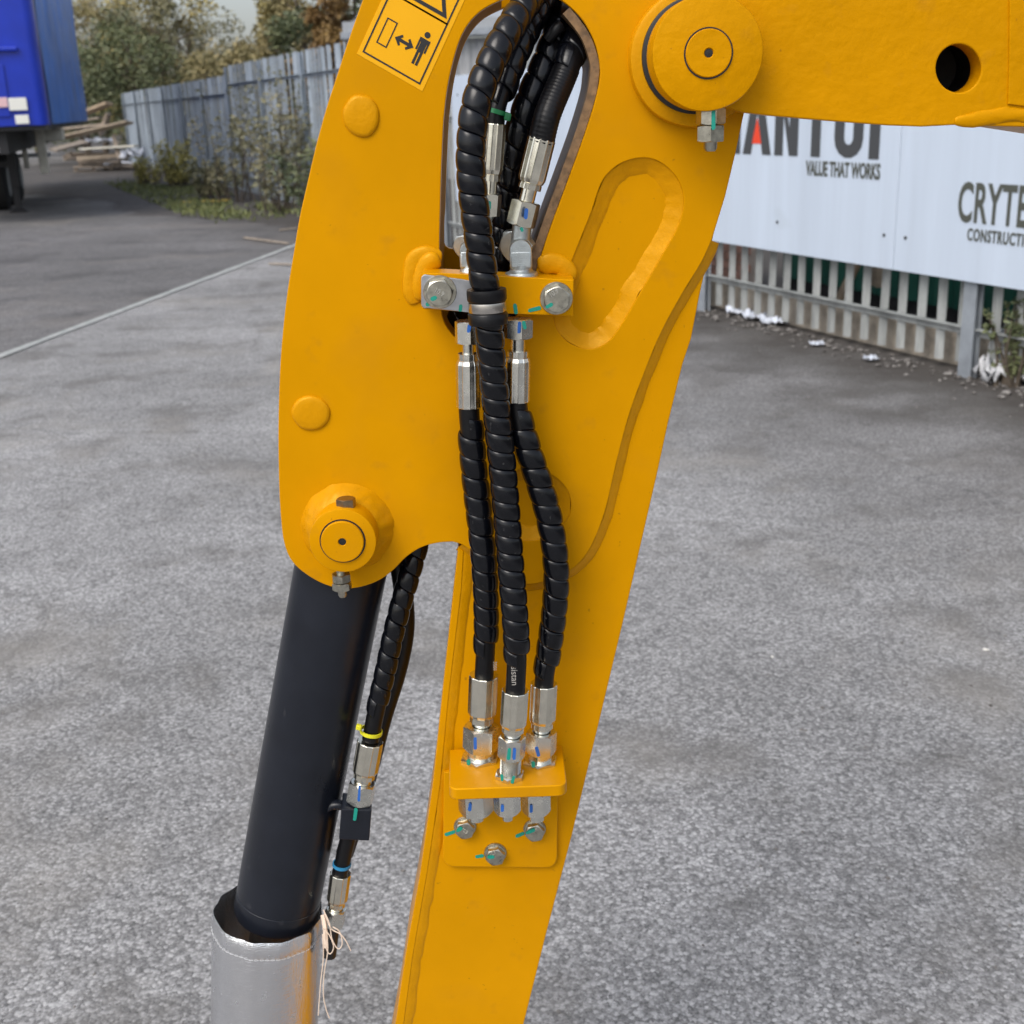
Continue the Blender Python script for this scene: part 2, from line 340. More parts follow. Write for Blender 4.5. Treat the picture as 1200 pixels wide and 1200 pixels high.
def spiral_guard(pts, Rr, pitch, hand=-1, seg=40):
    """plastic spiral wrap: a bulging band wound round the hose, its edges stepping at each turn"""
    prof = [(0, .80), (.010, .875), (.05, .925), (.13, .960), (.26, .988), (.42, 1.0), (.58, 1.0), (.74, .988), (.87, .962), (.95, .928), (.990, .880)]
    n = len(prof); step = pitch/24; C = catmull(pts, step); fr = frames(C); Ltot = (len(C)-1)*step
    turns = int(Ltot/pitch)-1; vs = []; fs = []
    def at(s):
        q = max(0, min(len(C)-1.001, s/step)); i = int(q); t = q-i
        return C[i].lerp(C[i+1], t), fr[i][0].lerp(fr[i+1][0], t).normalized(), fr[i][1].lerp(fr[i+1][1], t).normalized()
    for k in range(turns):
        for u, rr in prof:
            for j in range(seg):
                th = 2*math.pi*j/seg; wv = .07*noise.noise(Vector((k*.9+th*.14, 3.1, Rr*90)))
                s = (k+u+j/seg+wv)*pitch; c, a, b = at(s)
                w2 = 1+.025*noise.noise(Vector((k*1.7+th*.27, 1.3, Rr*400)))
                t2 = th*hand; vs.append(c+(a*math.cos(t2)+b*math.sin(t2))*Rr*rr*w2)
    rows = turns*n
    for i in range(rows):
        for j in range(seg):
            if j < seg-1: q = (i*seg+j, i*seg+j+1, (i+1)*seg+j+1, (i+1)*seg+j)
            else: q = (i*seg+j, (i+n)*seg, (i+n+1)*seg, (i+1)*seg+j)
            if max(q) < len(vs): fs.append(q)
    return MB().add(vs, fs)
def plate(name, loops, m, parent, Yf, th, bevel=.0012, px=True, smooth=9, res=2):
    """flat plate standing upright: outline loops (photograph pixels on the plane Yf, or x,z metres), th deep behind Yf"""
    cu = bpy.data.curves.new(name, 'CURVE'); cu.dimensions = '2D'; cu.fill_mode = 'BOTH'
    for lp in loops:
        pts = [(lambda w: (w.x, w.z))(W(x, y, Yf)) for x, y in lp] if px else lp
        sp = cu.splines.new('POLY'); sp.points.add(len(pts)-1); sp.use_cyclic_u = True
        for p, (x, z) in zip(sp.points, pts): p.co = (x, z, 0, 1)
    cu.extrude = th/2-bevel; cu.bevel_depth = bevel; cu.bevel_resolution = res; cu.offset = -bevel
    o = bpy.data.objects.new('tmp', cu); COL.objects.link(o); bpy.context.view_layer.update()
    me = bpy.data.meshes.new_from_object(o.evaluated_get(bpy.context.evaluated_depsgraph_get())); me.name = name
    bpy.data.objects.remove(o); bpy.data.curves.remove(cu); me.materials.clear()
    me.transform(Matrix.Translation((0, Yf+th/2, 0)) @ Matrix(((1,0,0,0),(0,0,-1,0),(0,1,0,0),(0,0,0,1))))
    bm = bmesh.new(); bm.from_mesh(me); bmesh.ops.remove_doubles(bm, verts=bm.verts, dist=1e-6); bm.to_mesh(me); bm.free()
    return link(name, me, m, parent, smooth)
def text_mesh(name, s, size, m, parent, M, xs=1., off=0., ext=.002, align='LEFT', space=1.):
    cu = bpy.data.curves.new(name, 'FONT'); cu.body = s; cu.size = size; cu.extrude = ext; cu.offset = off; cu.align_x = align; cu.space_character = space
    cu.resolution_u = 4
    o = bpy.data.objects.new('tmp', cu); COL.objects.link(o); bpy.context.view_layer.update()
    me = bpy.data.meshes.new_from_object(o.evaluated_get(bpy.context.evaluated_depsgraph_get())); me.name = name
    bpy.data.objects.remove(o); bpy.data.curves.remove(cu); me.materials.clear()
    me.transform(M @ Matrix.Diagonal((xs, 1, 1, 1)))
    return link(name, me, m, parent, 0)
def smooth_px(pts, n=6, closed=False):
    P = [Vector((x, y, 0)) for x, y in pts]; k = len(P); out = []
    rng = range(k if closed else k-1)
    for i in rng:
        g = (lambda q: P[q % k]) if closed else (lambda q: P[max(0, min(k-1, q))])
        p0, p1, p2, p3 = g(i-1), g(i), g(i+1), g(i+2)
        for j in range(n):
            t = j/n; v = .5*((2*p1)+(p2-p0)*t+(2*p0-5*p1+4*p2-p3)*t*t+(3*p1-p0-3*p2+p3)*t**3); out.append((v.x, v.y))
    if not closed: out.append(pts[-1])
    return out
def circ(cx, cy, rx, ry=None, n=48, a0=0, a1=360):
    ry = ry or rx; full = abs(a1-a0) >= 360
    return [(cx+rx*math.cos(R(a0+(a1-a0)*i/(n if full else n-1))), cy+ry*math.sin(R(a0+(a1-a0)*i/(n if full else n-1)))) for i in range(n)]
def fillet(name, path, side, w, Y0, Y1, m, parent, closed=False, bulge=.35, rough=1.):
    """weld fillet run along an edge: from the edge at Y0 out to the lower plate at Y1; path in pixels on plane Y0"""
    P = smooth_px(path, 10, closed); n = len(P); vs = []; fs = []; K = 7; Q = [W(x, y, Y0) for x, y in P]
    for i in range(n):
        a = Q[(i-1) % n] if closed or i else Q[0]; b = Q[(i+1) % n] if closed or i < n-1 else Q[-1]
        t = (b-a).normalized(); nn = Vector((t.z, 0, -t.x))*side; c = Q[i]
        ww = w*(1+rough*.22*noise.noise(c*38)+rough*.12*noise.noise(c*95)); s0 = w*.10*rough*noise.noise(c*70+Vector((5, 5, 5)))
        for k in range(K):
            u = k/(K-1); h = (1-u)+bulge*math.sin(math.pi*u)*(.75+rough*.55*noise.noise(c*80+Vector((u*2, 0, 9))))
            p = c+nn*(s0*(1-u)+ww*u); p.y = Y1+(Y0-Y1)*h
            if k == K-1: p.y = Y1+.0012
            if k == 0: p.y = Y0+.0003
            vs.append(p)
    for i in range(n if closed else n-1):
        i2 = (i+1) % n
        for k in range(K-1): fs.append((i*K+k, i*K+k+1, i2*K+k+1, i2*K+k))
    me = bpy.data.meshes.new(name); me.from_pydata(vs, [], fs); me.update()
    return link(name, me, m, parent, 60)
def bead(name, path, r, Y, m, parent, flat=.6):
    P = [W(x, y, Y) for x, y in smooth_px(path, 8)]; mb = MB(); n = len(P)
    tube(mb, P, lambda t: r*(.35+.65*min(1, min(t, 1-t)*5)**.5), 14, None, True, .25)
    for v in mb.v: v.y = Y+(v.y-Y)*flat
    return mb.build(name, m, parent, 70)
def mark(name, x0, y0, x1, y1, wpx, Y, m, parent, th=.0006):
    """a stroke of marker paint lying on an upright face at distance Y"""
    a, b = W(x0, y0, Y), W(x1, y1, Y); d = (b-a); L = d.length; d.normalize(); nn = Vector((d.z, 0, -d.x)); w = wpx*mpp(a)/2
    lp = []
    for k in range(7): an = math.pi/2+math.pi*k/6; lp.append(a+d*math.cos(an)*w+nn*math.sin(an)*w*(.85+.3*random.random()))
    for k in range(7): an = -math.pi/2+math.pi*k/6; lp.append(b+d*math.cos(an)*w+nn*math.sin(an)*w*(.85+.3*random.random()))
    n = len(lp); vs = [p.copy() for p in lp]+[p+Vector((0, th, 0)) for p in lp]
    fs = [tuple(range(n)), tuple(range(2*n-1, n-1, -1))]+[(i, (i+1) % n, n+(i+1) % n, n+i) for i in range(n)]
    return MB().add(vs, fs).build(name, m, parent, 0)
XZ = lambda P: Matrix(((1,0,0,P[0]),(0,0,-1,P[1]),(0,1,0,P[2]),(0,0,0,1)))   # text facing the camera side

# ================================================================== THE SETTING
def sheet(name, pts, z, m):
    return struct(MB().add([(p[0], p[1], z) for p in pts], [tuple(range(len(pts)))]).build(name, m, None, 0))
gr = sheet('ground', [(-600, -600), (600, -600), (600, 600), (-600, 600)], 0, 'asphalt')
# the older, browner surface beyond the pale joint line on the left
la, lb = G(-10, 422), G(341, 289.5); ld = (lb-la).normalized(); ln = Vector((-ld.y, ld.x, 0))
l0, l1 = la-ld*14, lb+ld*2.3
edge = [l0+(l1-l0)*(i/40) for i in range(41)]
sheet('old_yard_surface', [(p.x, p.y) for p in edge]+[(-3.5, 22), (-14.5, 50), (-60, 90), (-120, 60), (-80, 0), (l0.x-10, l0.y)], .004, 'asphalt_old')
lw = .042; lv = []
for i in range(121):
    p = l0+(l1-l0)*(i/120); w = lw*(1+.35*noise.noise(p*3.0)); lv += [p+ln*w, p-ln*w]
struct(MB().add([(v.x, v.y, .008) for v in lv], [(2*i, 2*i+1, 2*i+3, 2*i+2) for i in range(120)]).build('painted_line', 'line_paint', None, 0))
dv = []; nseg = 220
for i in range(nseg+1):
    s = 9.5+i*.16; k = min(1, (s-9.5)/9)*(2.6+1.3*noise.noise(Vector((s*.33, 0, 0)))+.6*noise.noise(Vector((s*1.1, 4, 0))))*(1+min(1, max(0, s-22)/8)*.9)+.35*noise.noise(Vector((s*3.3, 7, 0)))+.25
    dv += [FPt(s, max(.05, k), .008), FPt(s, -3.0, .008)]
struct(MB().add(dv, [(2*i, 2*i+1, 2*i+3, 2*i+2) for i in range(nseg)]).build('soil_strip', 'dirt', None, 0))

# ------------------------------------------------------------------ palisade fence
def picket_mesh(h, w=.070, d=.022):
    """W-section steel pale with a notched top"""
    xs = [(-.5, 0), (-.22, -1), (-.10, -1), (0, -.45), (.10, -1), (.22, -1), (.5, 0)]; vs = []; fs = []
    for z in (0, h):
        for x, y in xs: vs.append((x*w, y*d, z+(0 if z == 0 else (.03*(1-abs(x)*2)))))
    n = len(xs)
    for i in range(n-1): fs.append((i, i+1, n+i+1, n+i))
    vs += [(v[0], v[1]+.003, v[2]) for v in vs]
    fs += [tuple(2*n+k for k in f[::-1]) for f in fs]
    fs += [(i, i+1, 2*n+i+1, 2*n+i) for i in (n,)]
    me = bpy.data.meshes.new('pale'); me.from_pydata(vs, [], fs); me.update(); fixn(me); return me
ANG = math.atan2(-FU.y, -FU.x)           # local x runs along the fence towards the near end
def fence(name, label, s0, s1, spans, per, h, m, group, zr=(.30, 1.5), woff=0., tilt=.006, mpost='galv'):
    root = empty(name, FPt(s0)); tag(root, label, 'fence', group)
    me = picket_mesh(h); me.materials.append(MATS[m]); L = (s1-s0)/spans
    for k in range(spans+1):
        s = s0+L*k; mb = MB(); Mx = Matrix.Rotation(ANG, 3, 'Z'); c = FPt(s, .035, (h+.05)/2)
        mb.box(c, .10, .010, h+.05, Mx); mb.box(c+FN*.045, .10, .009, h+.05, Mx); mb.box(c+FN*.0225, .008, .036, h+.05, Mx)
        mb.build('post', mpost, root, 0)
    for k in range(spans):
        for z in zr:
            mb = MB(); Mx = Matrix.Rotation(ANG, 3, 'Z'); c = FPt(s0+L*(k+.5), .030, z)
            mb.box(c, L-.10, .006, .050, Mx); mb.box(c+FN*.022+Vector((0, 0, .022)), L-.10, .040, .006, Mx)
            mb.build('rail', m, root, 0)
        for i in range(per):
            s = s0+L*k+L*(i+.75)/(per+.5)
            o = bpy.data.objects.new('pale', me); COL.objects.link(o)
            o.location = FPt(s, 0, .05+.015*random.random()); o.rotation_euler = (random.gauss(0, tilt), random.gauss(0, tilt), ANG)
            setp(o, root)
    return root
s_post = FX(1142, 442)[0]; s_post2 = FX(832, 366)[0]; Lp = s_post2-s_post
fence('palisade_fence', 'low grey steel palisade fence behind the white signboards', s_post-Lp, s_post+3*Lp, 4, 16, 1.75, 'galv_worn', None, (.26, 1.45))
s_mid = FX(274, 150)[0]; s_far = FX(150, 150)[0]
s_low = s_post+3*Lp
fence('palisade_fence', 'tall blue grey steel palisade fence overgrown by a shrub', s_low+.15, s_mid, int((s_mid-s_low)/2.75), 16, 2.42, 'galv_blue', None, (.35, 2.12), mpost='galv_blue')
fence('palisade_fence', 'far blue grey steel palisade fence running to the heap of timber', s_mid+.12, s_far, max(4, int((s_far-s_mid)/2.9)), 16, 2.25, 'galv_blue', None, (.35, 1.95), mpost='galv_blue')
# low concrete footing wall behind the near fence
Mx = Matrix.Rotation(ANG, 3, 'Z')
fw = MB().box(FPt(s_post+Lp*1.0, -.16, .11), Lp*4, .12, .22, Mx).build('footing_wall', 'concrete', None, 35, .01)
tag(fw, 'low concrete footing wall at the foot of the near palisade fence', 'wall')

# ------------------------------------------------------------------ signboards
BM = Matrix.Rotation(ANG, 3, 'Z'); BOFF = .115
BZ0, BZ1 = .555, 1.90
sA = FX(1050, 268, BOFF)[0]; PW = 2.44
def board(name, label, s_near, length):
    root = empty(name, FPt(s_near+length/2, BOFF, 0)); tag(root, label, 'sign')
    MB().box(FPt(s_near+length/2, BOFF, (BZ0+BZ1)/2), length-.006, .010, BZ1-BZ0, BM).build('panel', 'board', root, 0, .002, 1)
    for f in (.04, .5, .96):
        for z in (BZ0+.20, BZ1-.2):
            MB().box(FPt(s_near+length*f, BOFF-.045, z), .05, .08, .05, BM).build('bracket', 'galv', root, 0)
            if f != .5 or True:
                lathe(MB(), FPt(s_near+length*f, BOFF+.004, z), FN, [(.011, 0), (.011, .006), (.007, .009)], 10).build('screw', 'chassis', root, 40)
    return root
def btext(root, s, px, py, size, m, xs, off=0., align='LEFT', space=1., name='lettering'):
    s0, z0 = FX(px, py, BOFF+.007); P = FPt(s0, BOFF+.0075, z0)
    M = Matrix(((-FU.x, 0, FN.x, P.x), (-FU.y, 0, FN.y, P.y), (0, 1, 0, P.z), (0, 0, 0, 1)))
    return text_mesh(name, s, size, m, root, M, xs, off, .0015, align, space), s0, z0, M
b1 = board('sign_board', 'white signboard with large dark SHANTUI lettering and VALUE THAT WORKS', sA, PW)
b2 = board('sign_board', 'white signboard lettered CRYTEC CONSTRUCTION at the right edge', sA-PW, PW)
sL = FX(531, 150, BOFF)[0]
b3 = board('sign_board', 'plain white board seen through the slot in the yellow arm', sA+PW, sL-sA-PW)
# SHANTUI in heavy block capitals, built from strokes; u along the board (metres), v up
def block_word(root, u0, v0, cap, M):
    st = cap*.225; g = cap*.14
    def poly(pts, m='ink', nm='letter'):
        vs = [M @ Vector((u, v, .0015)) for u, v in pts]+[M @ Vector((u, v, -.001)) for u, v in pts]; n = len(pts)
        return MB().add(vs, [tuple(range(n)), tuple(range(2*n-1, n-1, -1))]+[(i, (i+1) % n, n+(i+1) % n, n+i) for i in range(n)])
    def put(parts, m='ink', nm='letter'):
        mb = MB()
        for p in parts: mb.add(p.v, p.f)
        mb.build(nm, m, root, 0)
    r = lambda a, b, c, d: poly([(a, b), (c, b), (c, d), (a, d)])
    h = cap; u = u0
    w = cap*.55
    u -= w*.62; put([r(u, v0, u+w*.6, v0+h)] if False else [r(u+w*.1, v0, u+w*.1+st, v0+h)]); e = u     # I
    w = cap*.66; u = e-g*.6-w                                                                              # U
    c = 7; out = [(u, v0+h), (u, v0+w*.42)]+[(u+w/2-w/2*math.cos(math.pi*k/c), v0+w*.42-w*.42*math.sin(math.pi*k/c)) for k in range(1, c)]+[(u+w, v0+w*.42), (u+w, v0+h), (u+w-st, v0+h), (u+w-st, v0+w*.44)]
    iw = w-2*st; out += [(u+w/2+iw/2*math.cos(math.pi*k/c), v0+w*.44-iw*.5*math.sin(math.pi*k/c)) for k in range(1, c)]+[(u+st, v0+w*.44), (u+st, v0+h)]
    put([poly(out)]); e = u
    w = cap*.62; u = e-g-w; put([r(u+w/2-st/2, v0, u+w/2+st/2, v0+h-st-.001), r(u, v0+h-st, u+w, v0+h)]); e = u   # T
    w = cap*.62; u = e-g-w; put([poly([(u, v0), (u+st, v0), (u+st, v0+h*.62), (u+w-st, v0), (u+w, v0), (u+w, v0+h), (u+w-st, v0+h), (u+w-st, v0+h*.38), (u+st, v0+h), (u, v0+h)])]); e = u   # N
    w = cap*.80; u = e-g*.7-w; put([poly([(u, v0), (u+st*1.05, v0), (u+w/2, v0+h*.66), (u+w-st*1.05, v0), (u+w, v0), (u+w/2+st*.55, v0+h), (u+w/2-st*.55, v0+h)])])                            # A
    put([poly([(u+w/2-st*.62, v0+h*.17), (u+w/2+st*.62, v0+h*.17), (u+w/2, v0+h*.56)])], 'ink_red'); e = u
    w = cap*.60; u = e-g*.6-w; put([r(u, v0, u+st, v0+h), r(u+w-st, v0, u+w, v0+h), r(u+st+.001, v0+h*.42, u+w-st-.001, v0+h*.42+st*.9)]); e = u      # H
    w = cap*.56; u = e-g-w; put([r(u, v0, u+w, v0+st), r(u+w-st, v0+st+.001, u+w, v0+h*.5), r(u, v0+h*.5-st/2+st*.5+.001, u+w, v0+h*.5+st), r(u, v0+h*.5+st+.001, u+st, v0+h), r(u+st+.001, v0+h-st, u+w, v0+h)])     # S
s1, z1 = FX(1033, 187, BOFF+.007); P = FPt(s1, BOFF+.0075, z1)
Mb = Matrix(((-FU.x, 0, FN.x, P.x), (-FU.y, 0, FN.y, P.y), (0, 1, 0, P.z), (0, 0, 0, 1)))
block_word(b1, 0, 0, .43, Mb)
btext(b1, 'VALUE THAT WORKS', 1031, 210, .128, 'ink_olive', .60, .0035, 'RIGHT', 1.0)
btext(b2, 'CRYTEC', 1121, 258, .300, 'ink_olive', .56, .006, 'LEFT', 1.05)
btext(b2, 'CONSTRUCTION', 1133, 281, .092, 'ink_olive', .66, .0022, 'LEFT', 1.15)

# ------------------------------------------------------------------ behind the near fence: green sheeting, brick wall, timber, ivy
def ribbed(name, m, a, b, z0, z1, pitch, d, parent):
    a, b = Vector(a), Vector(b); u = (b-a); L = u.length; u.normalize(); nn = Vector((u.y, -u.x, 0)); vs = []; n = int(L/pitch*4)
    for i in range(n+1):
        k = i % 4; off = d if k in (1, 2) else 0
        p = a+u*(L*i/n)+nn*off; vs += [(p.x, p.y, z0), (p.x, p.y, z1)]
    return MB().add(vs, [(2*i, 2*i+2, 2*i+3, 2*i+1) for i in range(n)]).build(name, m, parent, 0)
ct = empty('storage_container', FPt(s_post+.9, -1.3)); tag(ct, 'dark green ribbed steel container behind the near fence', 'container')
sg = FX(925, 320, -1.0)[0]
ribbed('side_wall', 'green_sheet', FPt(sg, -.95), FPt(sg-6, -.95), .14, 1.70, .28, .03, ct)
ribbed('end_wall', 'green_sheet', FPt(sg+.003, -3.3), FPt(sg+.003, -.96), .14, 1.70, .28, .03, ct)
MB().box(FPt(sg-3, -2.14, 1.74), 6.0, 2.4, .07, Mx).build('roof', 'green_sheet', ct, 0)
MB().box(FPt(sg-3, -2.14, .07), 6.0, 2.36, .13, Mx).build('base_frame', 'chassis', ct, 0)
# brick wall, each brick its own
bw = empty('brick_wall', FPt(sg+2.2, -.8)); tag(bw, 'low pinkish brick wall behind the near fence beside the green container', 'wall')
MB().box(FPt(sg+2.05, -.86, .44), 3.6, .085, .88, Mx).build('mortar_core', 'mortar', bw, 0)
bme = MB().box((0, 0, 0), .215, .1025, .065).build('brick', 'brick', None, 0).data
tmp = [o for o in bpy.data.objects if o.data == bme][0]; bpy.data.objects.remove(tmp)
for row in range(12):
    for i in range(16):
        s = sg+.30+.1125+i*.225+(.1125 if row % 2 else 0)
        if s > sg+3.8 or (random.random() < .05): continue
        o = bpy.data.objects.new('brick', bme); COL.objects.link(o)
        o.location = FPt(s, -.855+random.uniform(0, .006), .035+row*.075); o.rotation_euler = (0, 0, ANG+random.uniform(-.01, .01)); setp(o, bw)
def plank(name, label, a, b, w, t, m, roll=0, cat='plank', group=None):
    a, b = Vector(a), Vector(b); ax = (b-a).normalized(); u, v, ax = basis(ax, (math.sin(roll), 0, math.cos(roll)) if abs(ax.z) < .9 else (1, 0, 0))
    M = Matrix((ax, v, u)).transposed()
    o = MB().box((a+b)/2, (b-a).length, w, t, M).build(name, m, None, 0, .004, 1)
    return tag(o, label, cat, group)
sp, zp = FX(1020, 350, -.55)
plank('plank', 'pale timber board leaning behind the near fence pales', FPt(sp+.30, -.42, .0), FPt(sp+.05, -.55, .60), .10, .03, 'wood_orange')
plank('plank', 'short brown timber block behind the near fence pales', FPt(sp-.12, -.50, .30), FPt(sp-.12, -.50, .52), .18, .06, 'wood')
plank('plank', 'grey timber rail lying behind the fence near the brick wall', FPt(sg+2.6, -.5, .40), FPt(sg+.4, -.4, .36), .07, .05, 'wood_grey')

# ------------------------------------------------------------------ warehouse beyond the fence (glimpsed through the slot)
wh = empty('warehouse', (6, 30, 0)); tag(wh, 'grey warehouse with ribbed cladding glimpsed through the slot in the yellow arm', 'building')
zc = W(565, 44, 29).z; ze = W(565, 22, 29).z
ribbed('cladding_wall', 'cladding', (-3.0, 29, 0), (16, 29, 0), 0, zc, .30, -.05, wh)
MB().box((6.5, 28.9, (zc+ze)/2+.02), 19.6, .35, ze-zc).build('eave', 'eave', wh, 0)
MB().box((6.5, 28.74, zc+.12), 19.7, .12, .14).build('gutter', 'galv', wh, 0)
MB().add([(-3.2, 29.1, ze), (16.2, 29.1, ze), (16.2, 37, ze+1.2), (-3.2, 37, ze+1.2)], [(0, 1, 2, 3)]).build('roof', 'eave', wh, 0)
ribbed('gable_wall', 'cladding', (-3.0, 40, 0), (-3.0, 29.02, 0), 0, zc, .30, -.05, wh)
for x in (1.5, 6.0, 10.5):
    MB().box((x, 28.93, 1.35), 2.6, .10, 2.7).build('roller_door', 'galv_worn', wh, 0)

# ------------------------------------------------------------------ semi trailer
TA = W(57, 140, 20.5); TA.z = 0                                       # front corner on our side
TB = W(100, 140, 33.0); TB.z = 0
tu = (TB-TA).normalized(); tv = Vector((-tu.y, tu.x, 0))              # back along the trailer; across to its far side
TM = Matrix((tv, tu, Vector((0, 0, 1)))).transposed()
def TP(v, u, z): return TA+tv*v+tu*u+Vector((0, 0, z))
tr = empty('semi_trailer', TP(1.25, 0, 0)); tag(tr, 'blue curtain sided semi trailer parked on its landing legs', 'trailer')
Lt = (TB-TA).length; zb = 1.54; zt = 5.25
def prism(pts, z0, z1):
    n = len(pts); vs = [Vector((p.x, p.y, z0)) for p in pts]+[Vector((p.x, p.y, z1)) for p in pts]
    return MB().add(vs, [tuple(range(n-1, -1, -1)), tuple(range(n, 2*n))]+[(i, (i+1) % n, n+(i+1) % n, n+i) for i in range(n)])
crn = [TP(.16-.16*math.sin(R(a)), .16-.16*math.cos(R(a)), 0) for a in range(0, 91, 15)]
prism([TP(2.5, 0, 0)]+crn+[TP(0, .42, 0), TP(2.5, .42, 0)], zb-.03, zt).build('front_bulkhead', 'blue_body', tr, 40)
z_a = W(20, 60, 20.5).z; z_b = W(20, 148, 20.5).z
MB().box(TP(1.3, -.03, z_a+.03), 2.0, .09, .07, TM).build('front_ledge', 'blue_body', tr, 0, .02)
MB().box(TP(1.42, -.012, (z_a+zb)/2-.04), 1.75, .03, (z_a-zb)*.72, TM).build('front_panel', 'blue_body', tr, 0, .01)
MB().box(TP(.035, .50, (zb+zt)/2), .05, .14, zt-zb, TM).build('corner_post', 'chassis', tr, 0)
cv = []; nu, nz_ = 120, 24
for i in range(nu+1):
    for j in range(nz_+1):
        u = .58+(Lt-.58-.08)*i/nu; z = zb-.02+(zt-zb)*j/nz_
        d = .028*noise.noise(Vector((u*1.1, z*.8, 3)))+.022*math.sin(u*3.3+1.4*noise.noise(Vector((u*.5, z*.6, 7))))
        cv.append(TP(-.03+d, u, z))
MB().add(cv, [(i*(nz_+1)+j, (i+1)*(nz_+1)+j, (i+1)*(nz_+1)+j+1, i*(nz_+1)+j+1) for i in range(nu) for j in range(nz_)]).build('side_curtain', 'blue_curtain', tr, 80)
MB().box(TP(1.25, Lt/2+.3, (zb+zt)/2), 2.38, Lt-.75, zt-zb-.02, TM).build('load_body', 'blue_body', tr, 0)
MB().box(TP(0, Lt-.04, (zb+zt)/2), .08, .09, zt-zb, TM).build('rear_post', 'galv', tr, 0)
MB().box(TP(1.25, Lt/2, zb-.06), 2.46, Lt-.1, .08, TM).build('side_rail', 'chassis', tr, 0)
for v in (.75, 1.75): MB().box(TP(v, Lt/2, zb-.28), .14, Lt-.4, .34, TM).build('chassis_beam', 'chassis', tr, 0)
def lampat(x, y, wpx, hpx, m, nm):
    d = ray(x, y); P0 = TP(0, -.035, 0); t = (P0-CAM).dot(tu)/d.dot(tu); P = CAM+d*t; k = mpp(P)
    MB().box(P, wpx*k, .03, hpx*k, TM).build(nm, m, tr, 0, .006)
lampat(3, 120, 11, 11, 'lamp_red', 'marker_light'); lampat(21, 122, 20, 14, 'lamp_white', 'number_plate'); lampat(26, 140, 15, 10, 'lamp_white', 'marker_light')
def legat(P, m=('chassis',)):
    lg = MB().box(P+Vector((0, 0, .95)), .15, .15, 1.0, TM).build('landing_leg', 'chassis', tr, 0, .01)
    MB().box(P+Vector((0, 0, .32)), .11, .11, .5, TM).build('inner_leg', 'chassis', lg, 0, .01)
    mbx = MB(); mbx.add([P+TM @ Vector(q) for q in ((-.17,-.15,.0),(.17,-.15,.0),(.17,.15,.0),(-.17,.15,.0),(-.08,-.08,.09),(.08,-.08,.09),(.08,.08,.09),(-.08,.08,.09))], [(3,2,1,0),(4,5,6,7),(0,1,5,4),(1,2,6,5),(2,3,7,6),(3,0,4,7)])
    mbx.build('foot', 'chassis', lg, 0)
    br = MB(); tube(br, [P+Vector((0, 0, .75)), P+tu*.9+Vector((0, 0, 1.25))], .03, 8); br.build('brace', 'chassis', lg, 40)
lp = G(23, 249); legat(lp); legat(lp+tv*1.5)
MB().box(lp+tv*.75+Vector((0, 0, .85)), 1.4, .07, .09, TM).build('cross_brace', 'chassis', tr, 0)
for k in range(3):
    for v in (1.30, 2.3):
        c = TP(v, 4.0+1.3*k, .50)
        wv = lathe(MB(), c-tv*.16, tv, [(.28, 0), (.42, .01), (.50, .05), (.50, .27), (.42, .31), (.28, .32)], 28).build('wheel', 'tyre', tr, 40)
        lathe(MB(), c-tv*.17, tv, [(.27, .0), (.24, .02), (.22, .10), (.09, .10), (.08, .02)], 20).build('rim', 'galv_worn', wv, 40)
# pale mudguard stay and toolbox under the trailer
q = W(52, 170, 24.0)
MB().box(W(49, 175, 23.6), .16, .12, .85, TM).build('side_guard_post', 'pale_plastic', tr, 0, .02)
MB().box(W(28, 172, 24.6), .10, .10, .8, TM).build('side_guard_post', 'pale_plastic', tr, 0, .02)
MB().box(W(40, 182, 24.8), .6, .06, .08, TM).build('side_guard_rail', 'galv', tr, 0)
MB().box(W(58, 158, 24.2), .5, .5, .22, TM).build('tool_box', 'pale_plastic', tr, 0, .02)

# ------------------------------------------------------------------ pallets and timber heaped by the far fence
def pallet(loc, rz, tiltx, label, m='wood_grey'):
    root = empty('pallet', loc); tag(root, label, 'pallet', 'pallets in the timber heap'); root.rotation_euler = (tiltx, .05, rz)
    def bd(nm, c, s):
        o = MB().box(c, *s).build(nm, m, None, 0); o.parent = root
    for k in range(7): bd('deck_board', (0, -.54+.18*k, .135), (1.2, .10, .022))
    for x in (-.52, 0, .52):
        for y in (-.45, 0, .45): bd('block', (x, y, .073), (.10, .10, .10))
    for y in (-.45, 0, .45): bd('bottom_board', (0, y, .011), (1.2, .10, .022))
PB = W(131, 187, 40.0)
pz = [(PB+Vector((-.6, 0, 0)), .3, 0, 'lowest pallet of the timber heap by the far fence'),
      (PB+Vector((.3, .6, .0)), -.2, .03, 'grey pallet lying at the foot of the far fence end'),
      (PB+Vector((-.4, .1, .17)), .15, .05, 'middle pallet of the timber heap by the far fence'),
      (PB+Vector((-.9, .3, .36)), .5, -.12, 'topmost pallet of the heap beside the blue trailer')]
for a in pz: pallet(Vector((a[0].x, a[0].y, a[0].z if a[0].z > 0 else a[0].z)) - Vector((0, 0, PB.z)), a[1], a[2], a[3])
def Wz(x, y, Y): return W(x, y, Y)
plank('plank', 'long pale plank sticking out towards the fence from the timber heap', Wz(70, 162, 40), Wz(152, 143, 38.5), .30, .06, 'wood', .4)
plank('plank', 'orange plank on top of the timber heap beside the trailer', Wz(85, 138, 40), Wz(128, 121, 39.5), .34, .09, 'wood_orange', .3)
plank('plank', 'grey plank slanting under the orange plank in the heap', Wz(70, 152, 40.2), Wz(126, 146, 39.5), .28, .06, 'wood_grey', .3)
plank('plank', 'dark beam propping the timber heap beside the trailer', Wz(118, 158, 40), Wz(127, 133, 39.7), .16, .12, 'wood_grey')
plank('plank', 'thin pale board lying on the pallets by the far fence', Wz(95, 175, 39.4), Wz(160, 171, 38.6), .22, .05, 'pale_plastic', .2)
